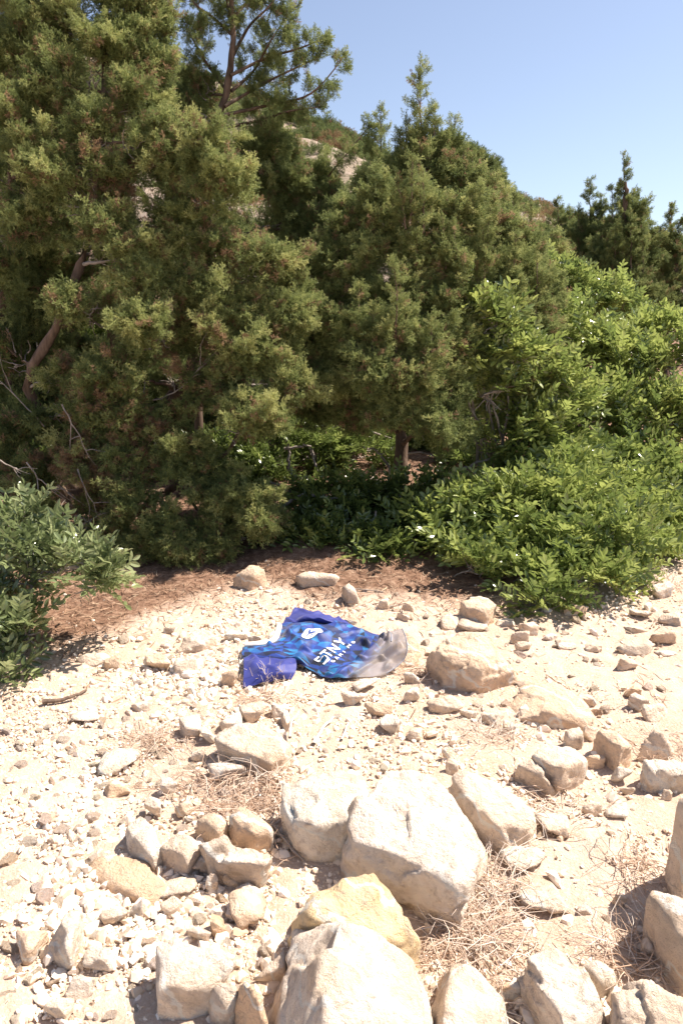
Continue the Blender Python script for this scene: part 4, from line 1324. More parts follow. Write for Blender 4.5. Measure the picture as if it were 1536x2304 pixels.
L_(J, [  # bright varies by clump: sunlit and shaded foliage are painted into the tint
 (560, 1128, 3.50, 62, 40, dict(bright=.55)), (405, 1238, 3.36, 50, 32, dict(bright=.5)), (325, 1225, 3.42, 50, 36), (480, 1232, 3.42, 44, 30), (575, 1180, 3.42, 44, 24, dict(bright=.55)), (250, 1210, 3.5, 50, 36), (345, 70, 4.3, 40, 60), (335, 165, 4.2, 45, 45), (150, 690, 3.62, 36, 34, dict(bright=.5)), (490, 1110, 3.55, 60, 48), (600, 1170, 3.55, 30, 22),
 (365, 1195, 3.42, 62, 55, dict(bright=.5)), (470, 1190, 3.5, 45, 45, dict(bright=.4)), (300, 1130, 3.5, 60, 50),
 (430, 1040, 3.60, 90, 60), (300, 1040, 3.6, 85, 60, dict(brown=.35)), (330, 950, 3.7, 80, 55, dict(brown=.2)),
 (560, 940, 3.55, 95, 62, dict(bright=.55)), (640, 880, 3.65, 65, 60, dict(bright=.55)), (480, 880, 3.75, 80, 60, dict(brown=.25)),
 (200, 930, 3.6, 85, 55, dict(brown=.3)), (270, 850, 3.6, 75, 55, dict(bright=.5, brown=.15)), (150, 850, 3.75, 60, 50, dict(brown=.3)),
 (180, 1040, 3.6, 70, 60, dict(brown=.5)), (80, 1080, 3.7, 80, 60, dict(brown=.3, bright=.3)), (60, 960, 3.8, 80, 60, dict(bright=.3)),
 (330, 740, 3.6, 70, 55, dict(bright=.55)), (240, 700, 4.05, 55, 50), (90, 700, 4.15, 80, 60, dict(bright=.3)), (30, 800, 4.0, 70, 80, dict(bright=.25)),
 (560, 800, 3.7, 85, 65, dict(bright=.5)), (630, 730, 3.75, 60, 65, dict(bright=.5)), (520, 700, 3.75, 80, 60, dict(bright=.5)), (430, 660, 3.8, 60, 50),
 (590, 600, 3.8, 75, 55, dict(bright=.5)), (650, 660, 3.9, 40, 50), (500, 570, 3.9, 70, 50, dict(brown=.25)), (430, 760, 3.9, 60, 60, dict(brown=.3)),
 (300, 580, 3.75, 60, 50, dict(bright=.5)), (330, 640, 3.7, 55, 45, dict(bright=.5)), (400, 520, 3.9, 70, 60), (230, 520, 3.8, 70, 60, dict(brown=.15)),
 (510, 440, 3.85, 75, 65, dict(bright=.5)), (470, 350, 3.9, 75, 60, dict(bright=.5)), (400, 400, 4.0, 75, 60), (340, 320, 4.0, 70, 60),
 (150, 430, 3.9, 75, 60, dict(bright=.45)), (60, 500, 3.95, 75, 60), (230, 400, 3.95, 60, 60, dict(brown=.2)), (90, 360, 4.0, 80, 60),
 (210, 290, 4.0, 65, 55), (60, 250, 4.1, 80, 60), (290, 230, 4.1, 70, 60), (140, 180, 4.1, 80, 65), (240, 120, 4.2, 75, 65), (50, 120, 4.2, 80, 70),
 (300, 120, 4.2, 50, 65), (150, 60, 4.3, 80, 60), (270, 20, 4.3, 75, 60), (315, 20, 4.35, 40, 60), (50, 0, 4.3, 80, 60), (325, 220, 4.2, 55, 50), (150, -40, 4.4, 90, 60),
 (30, 640, 4.1, 60, 60, dict(bright=.3)), (90, 590, 4.2, 60, 50, dict(bright=.3)), (130, 640, 4.25, 60, 55, dict(bright=.3)), (60, 760, 4.2, 60, 60, dict(bright=.3)), (390, 600, 4.3, 60, 60, dict(bright=.3)), (400, 860, 4.2, 60, 60, dict(bright=.3)), (230, 560, 4.3, 60, 60, dict(bright=.3)), (-40, 400, 4.2, 80, 90), (-40, 150, 4.3, 80, 90), (-50, 700, 4.2, 80, 100), (-40, 950, 4.0, 80, 90),
 (90, 1170, 3.8, 90, 50, dict(bright=.25)), (220, 1150, 3.7, 60, 45, dict(brown=.3)),
], brown=.08)
# bare grey twigs and red-brown dead wood showing inside
for (a, b_, Y) in [((140, 910), (185, 1000), 3.45), ((175, 1055), (220, 1150), 3.45), ((60, 1040), (110, 1090), 3.4), ((0, 1035), (36, 1050), 3.3), ((300, 1130), (200, 1180), 3.5), ((345, 900), (435, 830), 3.7), ((130, 1090), (235, 1165), 3.6), ((100, 960), (0, 870), 3.7)]:
    q0, q1 = at(*a, Y), at(*b_, Y)
    C = curve_pts(q0, q1 + (q1 - q0) * .35, 9, .10, 0, J.r, .012)
    J.sticks.tube(C, np.linspace(.0045, .0012, 9), 5)
    for k in (3, 5, 6, 7):
        d = (q1 - q0) * .5 + J.r.normal(0, .3, 3) * np.linalg.norm(q1 - q0)
        J.sticks.tube(curve_pts(C[k], C[k] + d, 6, .12, 0, J.r, .02), np.linspace(.003, .0009, 6), 4)
TOTAL += J.done()

# thin juniper behind it with a dark slanting trunk and long open branches
b0 = np.array([at(440, 900, 5.0)[0], 5.0, gz(-1, 5.0)])
J = Juniper('juniper_tree', b0, 'slender juniper with a dark slanting trunk and open branches against the sky', seed=5)
J.trunk([b0, at(440, 600, 5.0), at(470, 310, 5.0), at(505, 230, 5.0), at(524, 120, 5.0), at(522, 0, 5.05), at(526, -140, 5.1)], .034, .012)
def branch(tree, pts, Y, size=1.0, spread=26, bright=.35, n=16, twigs=True):
    P = np.array([at(a, b_, Y + 0.15 * math.sin(k * 2.1)) for k, (a, b_) in enumerate(pts)])
    C = cubic_grid(P[:, None, :].repeat(2, 1), 16, 2)[:, 0]
    mb = MB(); mb.tube(C, np.linspace(.012, .0025, 16), 6)
    mobj('limb', mb.mesh('limb', BARK, tree.base), tree.root)
    sp = px_r(spread, Y, pts[0][1])
    for k in range(n):
        t = 0.2 + 0.8 * (k + tree.r.random()) / n
        p = C[min(15, int(t * 15.9))]
        d = runit(1, tree.r)[0] + np.array([.35, 0, -.1]); d /= np.linalg.norm(d)
        tree.plume(p, p + d * sp * (1.35 - .7 * t) * tree.r.uniform(.6, 1.3), .020 * size, .03, size * .66, .95, bright)
    tree.plume(C[-3], C[-1], .02, 0, size * .8, .8, bright)
branch(J, [(520, 205), (570, 160), (610, 90), (650, 30)], 5.0, spread=44, n=26)
branch(J, [(522, 130), (560, 60), (600, 20), (640, -30)], 5.05, spread=40, n=22)
branch(J, [(518, 170), (600, 130), (670, 110), (738, 82)], 4.95, spread=34, n=24)
branch(J, [(505, 240), (590, 190), (650, 160), (715, 130)], 4.9, spread=34, n=24)
branch(J, [(500, 260), (610, 235), (700, 210), (776, 125)], 4.9, spread=36, n=28)
branch(J, [(490, 290), (590, 270), (650, 250), (730, 240)], 5.0, spread=34, n=22)
branch(J, [(524, 80), (480, 40), (440, 10), (415, -30)], 5.0, spread=40, n=22)
branch(J, [(515, 210), (470, 150), (435, 90), (415, 50)], 5.0, spread=42, n=24)
branch(J, [(524, 40), (560, 0), (590, -30), (620, -60)], 5.05, spread=40, n=18)
branch(J, [(522, 60), (510, 0), (500, -40), (490, -80)], 5.0, spread=36, n=18)
L_(J, [(450, 215, 5.1, 45, 45), (410, 260, 5.0, 60, 55), (570, 340, 5.0, 55, 50), (560, 400, 5.0, 60, 60), (630, 345, 5.1, 45, 40),
       (630, 420, 5.0, 70, 60), (700, 430, 5.1, 70, 55), (640, 510, 5.0, 80, 60, dict(bright=.5)), (730, 520, 5.0, 80, 55, dict(bright=.45)), (690, 600, 4.9, 70, 60)], brown=.06, bright=.36)
branch(J, [(640, 500), (700, 440), (760, 370), (830, 285)], 5.1, spread=34, n=30)
TOTAL += J.done()

# juniper in the middle on a straight trunk
b0 = ground(905, 1085)
J = Juniper('juniper_tree', b0, 'upright juniper in the middle whose reddish trunk shows beneath the crown', seed=9)
YM = float(b0[1])
J.trunk([b0 + [0, 0, -.05], at(903, 1020, YM), at(905, 900, YM + .05), at(925, 700, YM + .1), at(940, 480, YM + .15), at(946, 320, YM + .2)], .052, .012)
J.trunk([at(905, 940, YM + .02), at(940, 900, YM + .05), at(1000, 830, YM + .1), at(1060, 640, YM + .2)], .024, .010)
J.trunk([at(905, 930, YM + .02), at(860, 880, YM + .1), at(800, 760, YM + .1), at(780, 560, YM + .2)], .022, .010)
y = YM
L_(J, [
 (880, 935, y - .35, 75, 48), (960, 955, y - .4, 70, 50, dict(bright=.38)), (800, 930, y - .2, 75, 55, dict(brown=.2)), (720, 930, y - .1, 70, 50, dict(brown=.15, bright=.3)), (1010, 985, y - .3, 55, 38, dict(bright=.35)),
 (760, 850, y - .3, 70, 60), (850, 860, y - .45, 70, 60), (930, 860, y - .4, 70, 60), (1000, 890, y - .3, 60, 60), (690, 800, y - .1, 60, 60),
 (780, 760, y - .3, 60, 60), (860, 770, y - .35, 60, 60), (950, 780, y - .3, 60, 55), (1020, 800, y - .2, 60, 55), (1080, 830, y - .1, 60, 60), (1150, 850, y, 60, 60), (1210, 830, y, 50, 60),
 (720, 700, y - .1, 65, 60), (800, 660, y - .1, 65, 60), (900, 680, y - .1, 65, 60), (980, 690, y - .1, 65, 60), (1060, 720, y, 65, 60), (1130, 740, y, 60, 60), (1200, 740, y, 55, 60),
 (760, 590, y, 65, 55), (850, 570, y, 65, 60), (940, 590, y, 65, 60), (1020, 600, y, 65, 60), (1100, 620, y + .1, 65, 60), (1180, 640, y + .1, 55, 55), (1220, 680, y + .1, 40, 60),
 (790, 500, y + .1, 60, 45), (870, 480, y + .1, 60, 55), (950, 480, y + .1, 60, 60), (1030, 500, y + .1, 60, 60), (1110, 530, y + .2, 60, 55), (1170, 560, y + .2, 45, 45),
 (900, 410, y + .2, 45, 45), (970, 400, y + .2, 55, 50), (1040, 430, y + .2, 50, 50), (860, 420, y + .2, 40, 45), (940, 350, y + .2, 40, 40), (1000, 350, y + .3, 40, 40), (1090, 470, y + .25, 40, 45),
], brown=.06, bright=.40, up=.55, fwd=True)
for a in [(945, 138, 400, y + .2, 62, 1.0), (858, 236, 440, y + .3, 40, .9), (1022, 262, 420, y + .3, 34, .8), (900, 300, 430, y + .2, 36, .9), (985, 290, 420, y + .25, 40, .9), (1060, 350, 470, y + .2, 34, .9),
          (808, 640, 860, y - 0.95, 44, 1.0), (886, 590, 860, y - 1.00, 46, 1.0), (970, 715, 900, y - 1.05, 40, 1.0), (745, 730, 860, y - 0.85, 32, .9), (1120, 500, 640, y - .45, 34, .9), (1060, 560, 700, y - .6, 36, .9), (1180, 560, 700, y - .4, 34, .9), (840, 690, 860, y - 1.00, 34, .9), (1010, 640, 800, y - .75, 34, .9),
          (1155, 430, 590, y + .6, 30, .9), (1195, 460, 620, y + .7, 30, .9), (1225, 590, 740, y + .2, 26, .9)]:
    J.spire(*a, bright=.47)
for k in range(30):
    px_ = J.r.uniform(700, 1225); pb_ = J.r.uniform(480, 880)
    if pb_ < 470 + abs(px_ - 950) * .75: continue
    J.spire(px_, pb_ - J.r.uniform(90, 165), pb_, y - .05 - .68 * math.sqrt(max(0, 1 - ((px_ - 960) / 330) ** 2)), J.r.uniform(22, 34), .85, bright=J.r.uniform(.35, .6), lean=J.r.normal(0, 10))
for a in [(912, 262, 420, y + .2, 30, .8), (978, 236, 400, y + .2, 30, .8), (1004, 300, 430, y + .2, 30, .8), (1042, 336, 450, y + .2, 30, .8), (1092, 408, 520, y + .2, 30, .8), (1125, 446, 560, y + .2, 30, .8), (1212, 540, 650, y + .2, 26, .8), (800, 436, 560, y + .1, 30, .8), (768, 478, 580, y + .1, 30, .8)]:
    J.spire(*a, bright=.42)
TOTAL += J.done()

# junipers farther back at the right
def back_juniper(label, Y, px, py_base, spires, lobes, seed, size=1.05, bright=.33):
    global TOTAL
    x = at(px, 700, Y)[0]
    b0 = np.array([x, Y, gz(x, Y)])
    J = Juniper('juniper_tree', b0, label, seed=seed)
    top = min(s_[1] for s_ in spires)
    J.trunk([b0 + [0, 0, -.05], at(px, 650, Y), at(px + 3, top + 120, Y), at(px + 5, top + 60, Y)], .06, .015)
    for s_ in spires: J.spire(s_[0], s_[1], s_[2], Y + s_[3], s_[4], size=size, bright=bright + .04, dens=1.5)
    L_(J, [(a, b_, Y + c, d, e) for (a, b_, c, d, e) in lobes], size=size, bright=bright, up=.6, brown=.05, limb=True)
    TOTAL += J.done()
back_juniper('tall dark juniper with a pointed top at the right against the sky', 8.8, 1402, 760,
             [(1402, 352, 560, 0, 46), (1432, 424, 600, .1, 34), (1376, 420, 590, -.1, 34), (1455, 466, 620, .1, 30), (1418, 470, 640, -.3, 30), (1388, 500, 660, -.3, 30), (1445, 540, 690, -.3, 28), (1365, 530, 690, -.3, 28)],
             [(1400, 540, 0, 55, 50), (1440, 600, 0, 55, 55), (1370, 590, -.1, 50, 50), (1400, 660, -.2, 60, 55), (1450, 700, -.1, 60, 55), (1360, 680, -.2, 50, 55), (1420, 500, 0, 36, 40), (1410, 760, -.2, 70, 50)], 21)
back_juniper('dark juniper left of the tallest one at the right', 9.2, 1328, 760,
             [(1328, 404, 560, 0, 44), (1300, 470, 600, 0, 32), (1352, 440, 590, 0, 36)],
             [(1328, 550, 0, 46, 46), (1300, 620, 0, 50, 50), (1345, 640, 0, 46, 55), (1310, 700, -.1, 60, 50)], 22)
back_juniper('small dark juniper showing between the middle juniper and the right pair', 9.6, 1258, 760,
             [(1252, 446, 560, 0, 30), (1280, 470, 580, 0, 28), (1228, 500, 600, 0, 26)],
             [(1255, 570, 0, 40, 45), (1280, 620, 0, 40, 50), (1235, 640, 0, 40, 50)], 23)
back_juniper('dark juniper cut by the right edge', 9.0, 1512, 760,
             [(1508, 462, 600, 0, 44), (1545, 480, 620, 0, 46), (1485, 510, 640, 0, 34)],
             [(1510, 590, 0, 50, 55), (1550, 650, 0, 55, 60), (1490, 680, -.1, 50, 55), (1530, 720, -.1, 60, 55)], 24)

# junipers closing the thicket behind
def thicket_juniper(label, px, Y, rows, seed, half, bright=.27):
    global TOTAL
    x = at(px, 900, Y)[0]; b0 = np.array([x, Y, gz(x, Y)])
    J = Juniper('juniper_tree', b0, label, seed=seed)
    J.trunk([b0 + [0, 0, -.05], at(px, 800, Y), at(px + 8, rows[0], Y)], .05, .012)
    lob = []
    for py in rows:
        for dx in np.linspace(-half, half, 3):
            lob.append((px + dx + J.r.normal(0, 14), py + J.r.normal(0, 16), Y + J.r.uniform(-.25, .25), 70, 62))
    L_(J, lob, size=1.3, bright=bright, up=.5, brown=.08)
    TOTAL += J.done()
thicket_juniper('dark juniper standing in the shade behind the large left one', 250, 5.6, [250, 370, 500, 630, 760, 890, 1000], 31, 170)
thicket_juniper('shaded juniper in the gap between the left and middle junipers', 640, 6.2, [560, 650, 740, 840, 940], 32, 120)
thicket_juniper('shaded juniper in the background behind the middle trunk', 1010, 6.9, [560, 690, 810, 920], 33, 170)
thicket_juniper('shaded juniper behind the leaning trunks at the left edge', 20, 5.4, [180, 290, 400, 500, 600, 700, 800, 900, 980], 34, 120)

# round-headed pine on the slope behind
xb = at(1055, 600, 15.0); b0 = np.array([xb[0], 15.0, gz(xb[0], 15.0)])
J = Juniper('pine_tree', b0, 'round-headed dark pine rising behind the middle juniper', group=None, seed=41)
J.trunk([b0 + [0, 0, -.1], at(1050, 560, 15), at(1052, 440, 15)], .16, .05)
L_(J, [(1060, 380, 15, 45, 36), (1095, 410, 15, 34, 36), (1030, 400, 15, 45, 40), (1110, 455, 15, 26, 40), (1060, 450, 15, 60, 45), (1020, 470, 15, 60, 50), (1090, 520, 15, 55, 55), (840, 430, 15.3, 40, 36)], size=2.6, bright=.2, up=.4, brown=.03, dens=1.3)
TOTAL += J.done()

# scrub on the hillside
def hill_scrub():
    P, D, Sc, T = [], [], [], []
    r = np.random.default_rng(61)
    for k in range(640):
        x = r.uniform(-32, 30); yy = r.uniform(30, 78)
        if r.random() < .25: yy = r.uniform(70, 77)
        z = float(hill_z(np.array([x]), np.array([yy]))[0])
        R = r.uniform(.35, 1.25)
        m = int(70 * R)
        u = runit(m, r); u[:, 2] = np.abs(u[:, 2])
        P.append(np.array([x, yy, z]) + u * R * np.array([1, 1, .65]) * r.uniform(.6, 1.0, (m, 1)))
        D.append(u + [0, 0, .4]); Sc.append(r.uniform(5, 8, m)); T.append(np.clip(r.normal(.15, .1, m), 0, .6) if r.random() < .65 else r.uniform(.88, .92, m))
    P = np.concatenate(P); D = np.concatenate(D); m = len(P)
    o = scatter('hill_scrub', 'spray', P, euler_to(D, r.uniform(0, 6.28, m)), np.concatenate(Sc), np.concatenate(T))
    tag(o, 'low dark scrub dotted over the stony hillside', 'scrub', kind='stuff')
hill_scrub()

# ------------------------------------------------------------------ lentisk shrubs
class Shrub:
    def __init__(s, base, label, seed, name='lentisk_shrub'):
        s.r = np.random.default_rng(seed); s.base = np.array(base, float)
        s.root = empty(name, base, label, 'shrub', 'lentisk shrubs')
        s.tw = MB(); s.P, s.D, s.spin, s.S, s.T = [], [], [], [], []
    def twig(s, p0, d, ln, size, bright):
        r = s.r
        p1 = p0 + d * ln
        C = curve_pts(p0, p1, 5, .08, .02, r, .015)
        s.tw.tube(C, np.linspace(.0028, .0013, 5), 4)
        m = r.integers(5, 9)
        t = np.linspace(.25, 1, m)
        a0 = r.uniform(0, 6.28)
        for k, tt in enumerate(t):
            j = tt * 3.99; i = int(j); p = C[i] + (C[i + 1] - C[i]) * (j - i)
            a = a0 + k * 2.4
            sd = np.cross(d, [0.1, .2, .97]); sd /= np.linalg.norm(sd) + 1e-9; u2 = np.cross(sd, d)
            lat = sd * math.cos(a) + u2 * math.sin(a)
            dd = d * (.35 + .75 * tt) + lat * (1.0 - .45 * tt) + np.array([0, 0, .22])
            s.P.append(p); s.D.append(dd / np.linalg.norm(dd)); s.spin.append(r.normal(0, .7))
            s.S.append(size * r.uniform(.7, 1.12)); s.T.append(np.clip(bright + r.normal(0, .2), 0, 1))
    def lobe(s, c, rx, rz, ry=None, size=1.0, dens=1.0, bright=.5, up=.35, front=True, limb=True):
        r = s.r
        ry = rx * .8 if ry is None else ry
        R = np.array([rx, ry, rz]); c = np.asarray(c, float)
        ax = c - s.base; dist = np.linalg.norm(ax); ax /= dist + 1e-9
        if limb and dist > .15:
            mb = MB()
            C = curve_pts(s.base + r.normal(0, .03, 3) * [1, 1, 0], c, 10, .10, .05, r, .02)
            mb.tube(C, np.linspace(.008 + .006 * dist, .004, 10), 6)
            mobj('branch', mb.mesh('branch', GREYBARK, s.base), s.root)
        area = 4 * math.pi * ((rx * ry) ** 1.6 / 3 + (rx * rz) ** 1.6 / 3 + (ry * rz) ** 1.6 / 3) ** (1 / 1.6)
        n = int(area * 62 * dens / size ** 2) + 4
        U = runit(n, r)
        for u in U:
            if u[2] < -.55: u[2] *= -.4
            fr = r.uniform(.62, 1.08) * (1 + .22 * float(vnoise((c * 3 + u * 2.1)[None], 5)[0]))
            p = c + u * R * fr
            d = u * 1.0 + ax * .35 + np.array([0, 0, up]) + r.normal(0, .25, 3)
            d /= np.linalg.norm(d)
            s.twig(p - d * .05 * size, d, .10 * size * r.uniform(.7, 1.2), size, bright)
        for k in range(int(4 + 20 * R.mean())):
            u = runit(1, r)[0]
            s.tw.tube(curve_pts(c + r.normal(0, .1, 3) * R, c + u * R * .95, 6, .12, .02, r, .03), np.linspace(.006, .002, 6), 4)
    def done(s, nparts=300, grey=False):
        P = np.array(s.P); D = np.array(s.D); sp = np.array(s.spin); Sc = np.array(s.S); T = np.array(s.T)
        z0 = gz_arr(P[:, 0], P[:, 1]) + .015
        P[:, 2] = np.maximum(P[:, 2], z0)
        E = euler_to(D, sp)
        tag(mobj('twigs', s.tw.mesh('twigs', GREYBARK, s.base), s.root), kind='stuff')
        # the leaves nearest the eye are parts of their own, the rest one mass
        q = P - np.array([0, 0, CAMZ])
        f = np.array([0, math.cos(PITCH), -math.sin(PITCH)]); upv = np.array([0, math.sin(PITCH), math.cos(PITCH)])
        dz = q @ f
        sx = q[:, 0] / dz; sy = (q @ upv) / dz
        vis = (np.abs(sx) < .5) & (np.abs(sy) < .75)
        # nearest leaf of each small patch of the view counts as in front
        key = (np.floor(sx * 38).astype(int) * 1000 + np.floor(sy * 38).astype(int))
        order = np.lexsort((dz, key)); rank = np.zeros(len(P), int)
        last, c = None, 0
        for i in order:
            c = c + 1 if key[i] == last else 0
            last = key[i]; rank[i] = c
        score = dz + rank * .25 + np.where(vis, 0, 100)
        part = np.argsort(score)[:nparts]
        part = part[vis[part]]
        for i in part:
            o = bpy.data.objects.new('leaf', (LEAF_OBJ_GREY if grey else LEAF_OBJ)[s.r.integers(0, 6)])
            o.location = tuple(P[i] - s.base); o.rotation_euler = tuple(E[i]); o.scale = (Sc[i],) * 3
            o.parent = s.root; COL.objects.link(o)
        rest = np.ones(len(P), bool); rest[part] = False
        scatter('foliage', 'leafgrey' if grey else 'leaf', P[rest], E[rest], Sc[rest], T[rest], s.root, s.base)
        return len(P)

def SL(sh, lst, **kw):
    for e in lst:
        px, py, Y, rx, rz = e[:5]
        k = dict(kw)
        if len(e) > 5: k.update(e[5])
        sh.lobe(at(px, py, Y), px_r(rx, Y, py), px_r(rz, Y, py), **k)
NL = 0
def gb(px, Y):
    x = at(px, 1000, Y)[0]
    return np.array([x, Y, gz(x, Y)])
s = Shrub(gb(-60, 2.75), 'grey-green lentisk shrub jutting in from the left edge in the foreground', 101)
SL(s, [(30, 1215, 2.75, 70, 55), (90, 1240, 2.65, 55, 40), (30, 1310, 2.6, 70, 50), (130, 1290, 2.55, 50, 26), (200, 1275, 2.5, 45, 24, dict(limb=False)), (205, 1325, 2.5, 42, 24, dict(limb=False)), (5, 1400, 2.45, 65, 45), (60, 1430, 2.4, 40, 30), (10, 1475, 2.35, 55, 34), (10, 1540, 2.25, 34, 24), (-60, 1300, 2.7, 90, 120)], size=1.08, bright=.5, dens=.75)
C = curve_pts(at(-40, 1290, 2.7), at(290, 1285, 2.45), 12, .02, .02, s.r, .006); mb = MB(); mb.tube(C, np.linspace(.010, .003, 12), 6); mobj('branch', mb.mesh('branch', GREYBARK, s.base), s.root)
C = curve_pts(at(40, 1380, 2.55), at(130, 1240, 2.6), 10, .03, .02, s.r, .008); mb = MB(); mb.tube(C, np.linspace(.009, .003, 10), 6); mobj('branch', mb.mesh('branch', GREYBARK, s.base), s.root)
NL += s.done(300, True)
s = Shrub(gb(1180, 3.9), 'bright green lentisk shrub spreading low over the ground at the right', 102)
SL(s, [(1100, 1140, 3.75, 80, 50), (1190, 1150, 3.6, 80, 60), (1290, 1140, 3.6, 80, 60), (1140, 1220, 3.45, 80, 45), (1240, 1230, 3.35, 90, 55), (1340, 1230, 3.3, 90, 60), (1060, 1285, 3.2, 45, 34), (1180, 1290, 3.15, 60, 36), (1290, 1300, 3.1, 80, 40), (1385, 1300, 3.2, 55, 34), (1215, 1370, 2.9, 36, 34), (1250, 1340, 3.0, 36, 26), (1010, 1210, 3.5, 60, 36), (960, 1180, 3.7, 50, 34), (1420, 1210, 3.5, 50, 50), (1420, 1130, 3.85, 70, 50), (1330, 1085, 3.9, 70, 50), (1250, 1100, 3.8, 70, 45), (1480, 1275, 3.55, 50, 36), (1440, 1255, 3.45, 50, 36), (1050, 1170, 3.6, 60, 40), (1510, 1190, 3.8, 50, 50)], size=1.2, bright=.8, dens=1.15)
NL += s.done()
s = Shrub(gb(1450, 4.9), 'tall dense lentisk shrub at the right edge behind the low one', 103)
SL(s, [(1310, 960, 4.5, 90, 70), (1400, 1060, 4.3, 90, 70), (1490, 1120, 4.1, 80, 70), (1490, 1220, 3.9, 70, 50), (1400, 920, 4.6, 90, 70), (1490, 960, 4.5, 90, 70), (1500, 830, 4.8, 80, 60), (1410, 820, 4.9, 80, 55), (1320, 830, 5.0, 70, 60), (1300, 760, 5.1, 60, 40), (1530, 760, 5.0, 50, 30), (1560, 1000, 4.5, 80, 100), (1310, 1060, 4.2, 80, 60), (1440, 750, 5.1, 30, 25)], size=1.28, bright=.8, dens=1.3)
NL += s.done()
s = Shrub(gb(1120, 4.3), 'lentisk shrub climbing in front of the middle juniper', 104)
SL(s, [(1055, 715, 4.0, 45, 38), (1115, 735, 3.95, 45, 38), (1150, 800, 4.0, 45, 45), (1230, 850, 4.2, 50, 45), (1080, 790, 4.0, 55, 34), (1030, 850, 3.95, 50, 45), (1090, 890, 3.95, 60, 45), (1160, 900, 4.2, 60, 45), (1210, 960, 4.15, 70, 55), (1160, 1000, 4.1, 70, 50), (1240, 1050, 4.0, 70, 50), (1180, 1080, 3.95, 60, 40), (1250, 900, 4.3, 60, 50)], size=1.22, bright=.78, dens=1.15)
NL += s.done()
s = Shrub(gb(1300, 6.0), 'pale green lentisk tops in front of the right dark junipers', 105)
SL(s, [(1230, 690, 5.9, 50, 50), (1290, 660, 5.9, 50, 40), (1360, 680, 5.8, 55, 30), (1300, 720, 5.7, 60, 45), (1390, 700, 5.8, 30, 25), (1240, 640, 6.0, 45, 40), (1180, 740, 5.6, 50, 50), (1150, 690, 5.8, 40, 40), (1420, 740, 5.8, 60, 30), (1250, 760, 5.6, 40, 50)], size=1.2, bright=.9)
NL += s.done()
s = Shrub(gb(860, 4.6), 'dark green lentisk shrub in full shade behind the shirt', 106)
SL(s, [(760, 1120, 4.1, 70, 45), (700, 1150, 4.0, 55, 45), (790, 1190, 3.8, 60, 45), (850, 1130, 4.1, 70, 45), (930, 1135, 4.2, 70, 34), (820, 1268, 3.5, 50, 28), (870, 1280, 3.42, 40, 24), (760, 1250, 3.6, 45, 28), (690, 1235, 3.7, 40, 26), (940, 1235, 3.6, 45, 30), (860, 1280, 3.5, 34, 24), (720, 1200, 3.8, 45, 34), (900, 1190, 3.9, 50, 40), (1010, 1115, 4.2, 60, 34), (610, 1240, 3.7, 45, 10, dict(dens=1.5)), (700, 1265, 3.6, 40, 14)], size=1.1, bright=.3)  # low bright paints the shade into the tint of the leaf mass
for (a, b_, Y) in [((690, 1120), (600, 1080), 4.1), ((700, 1010), (715, 1060), 4.2), ((835, 1210), (845, 1150), 3.65), ((905, 1205), (985, 1255), 3.55), ((640, 1140), (690, 1115), 3.9), ((640, 1010), (700, 1005), 4.3), ((1020, 1065), (1110, 1030), 4.1), ((880, 1070), (830, 1010), 4.6), ((650, 1060), (650, 1000), 4.3), ((700, 1115), (760, 1120), 3.9)]:
    mb = MB(); mb.tube(curve_pts(at(*a, Y), at(*b_, Y), 10, .15, .05, s.r, .03), np.linspace(.011, .006, 10), 6); mobj('branch', mb.mesh('branch', GREYBARK, s.base), s.root)
NL += s.done()
s = Shrub(gb(660, 5.3), 'dark lentisk undergrowth in the gap between the two junipers', 107)
SL(s, [(600, 1050, 5.0, 80, 50), (700, 1030, 5.1, 80, 50), (800, 1030, 5.3, 80, 50), (500, 1040, 5.0, 80, 50), (560, 1110, 4.8, 70, 40), (400, 1060, 5.0, 80, 60), (1040, 1010, 5.9, 80, 50), (840, 1040, 5.9, 60, 45), (900, 1020, 5.75, 60, 50), (970, 1025, 5.75, 60, 50), (1040, 1050, 5.3, 60, 40), (640, 960, 5.4, 70, 40), (740, 960, 5.5, 80, 40), (300, 1100, 4.9, 90, 60), (150, 1100, 4.8, 100, 70), (20, 1100, 4.7, 90, 80)], size=1.1, bright=.3, dens=1.1)  # leaf mass tinted darker here too, standing in for shade
NL += s.done()
s = Shrub(gb(900, 7.2), 'deep shaded lentisk bank far back under the middle juniper', 108)
SL(s, [(px_, 985 + 20 * (i % 2), 7.2 + .4 * (i % 3), 95, 75) for i, px_ in enumerate(range(420, 1330, 90))] + [(px_, 760 + 110 * (i % 3), 6.6, 95, 85) for i, px_ in enumerate(range(-120, 420, 45))] + [(px_, 900, 7.8, 95, 60) for px_ in range(460, 1300, 120)], size=1.5, bright=.25, dens=1.2)  # lowest leaf tint: deep shade put into the colour
NL += s.done(0)
print('sprays', TOTAL, 'leaves', NL)

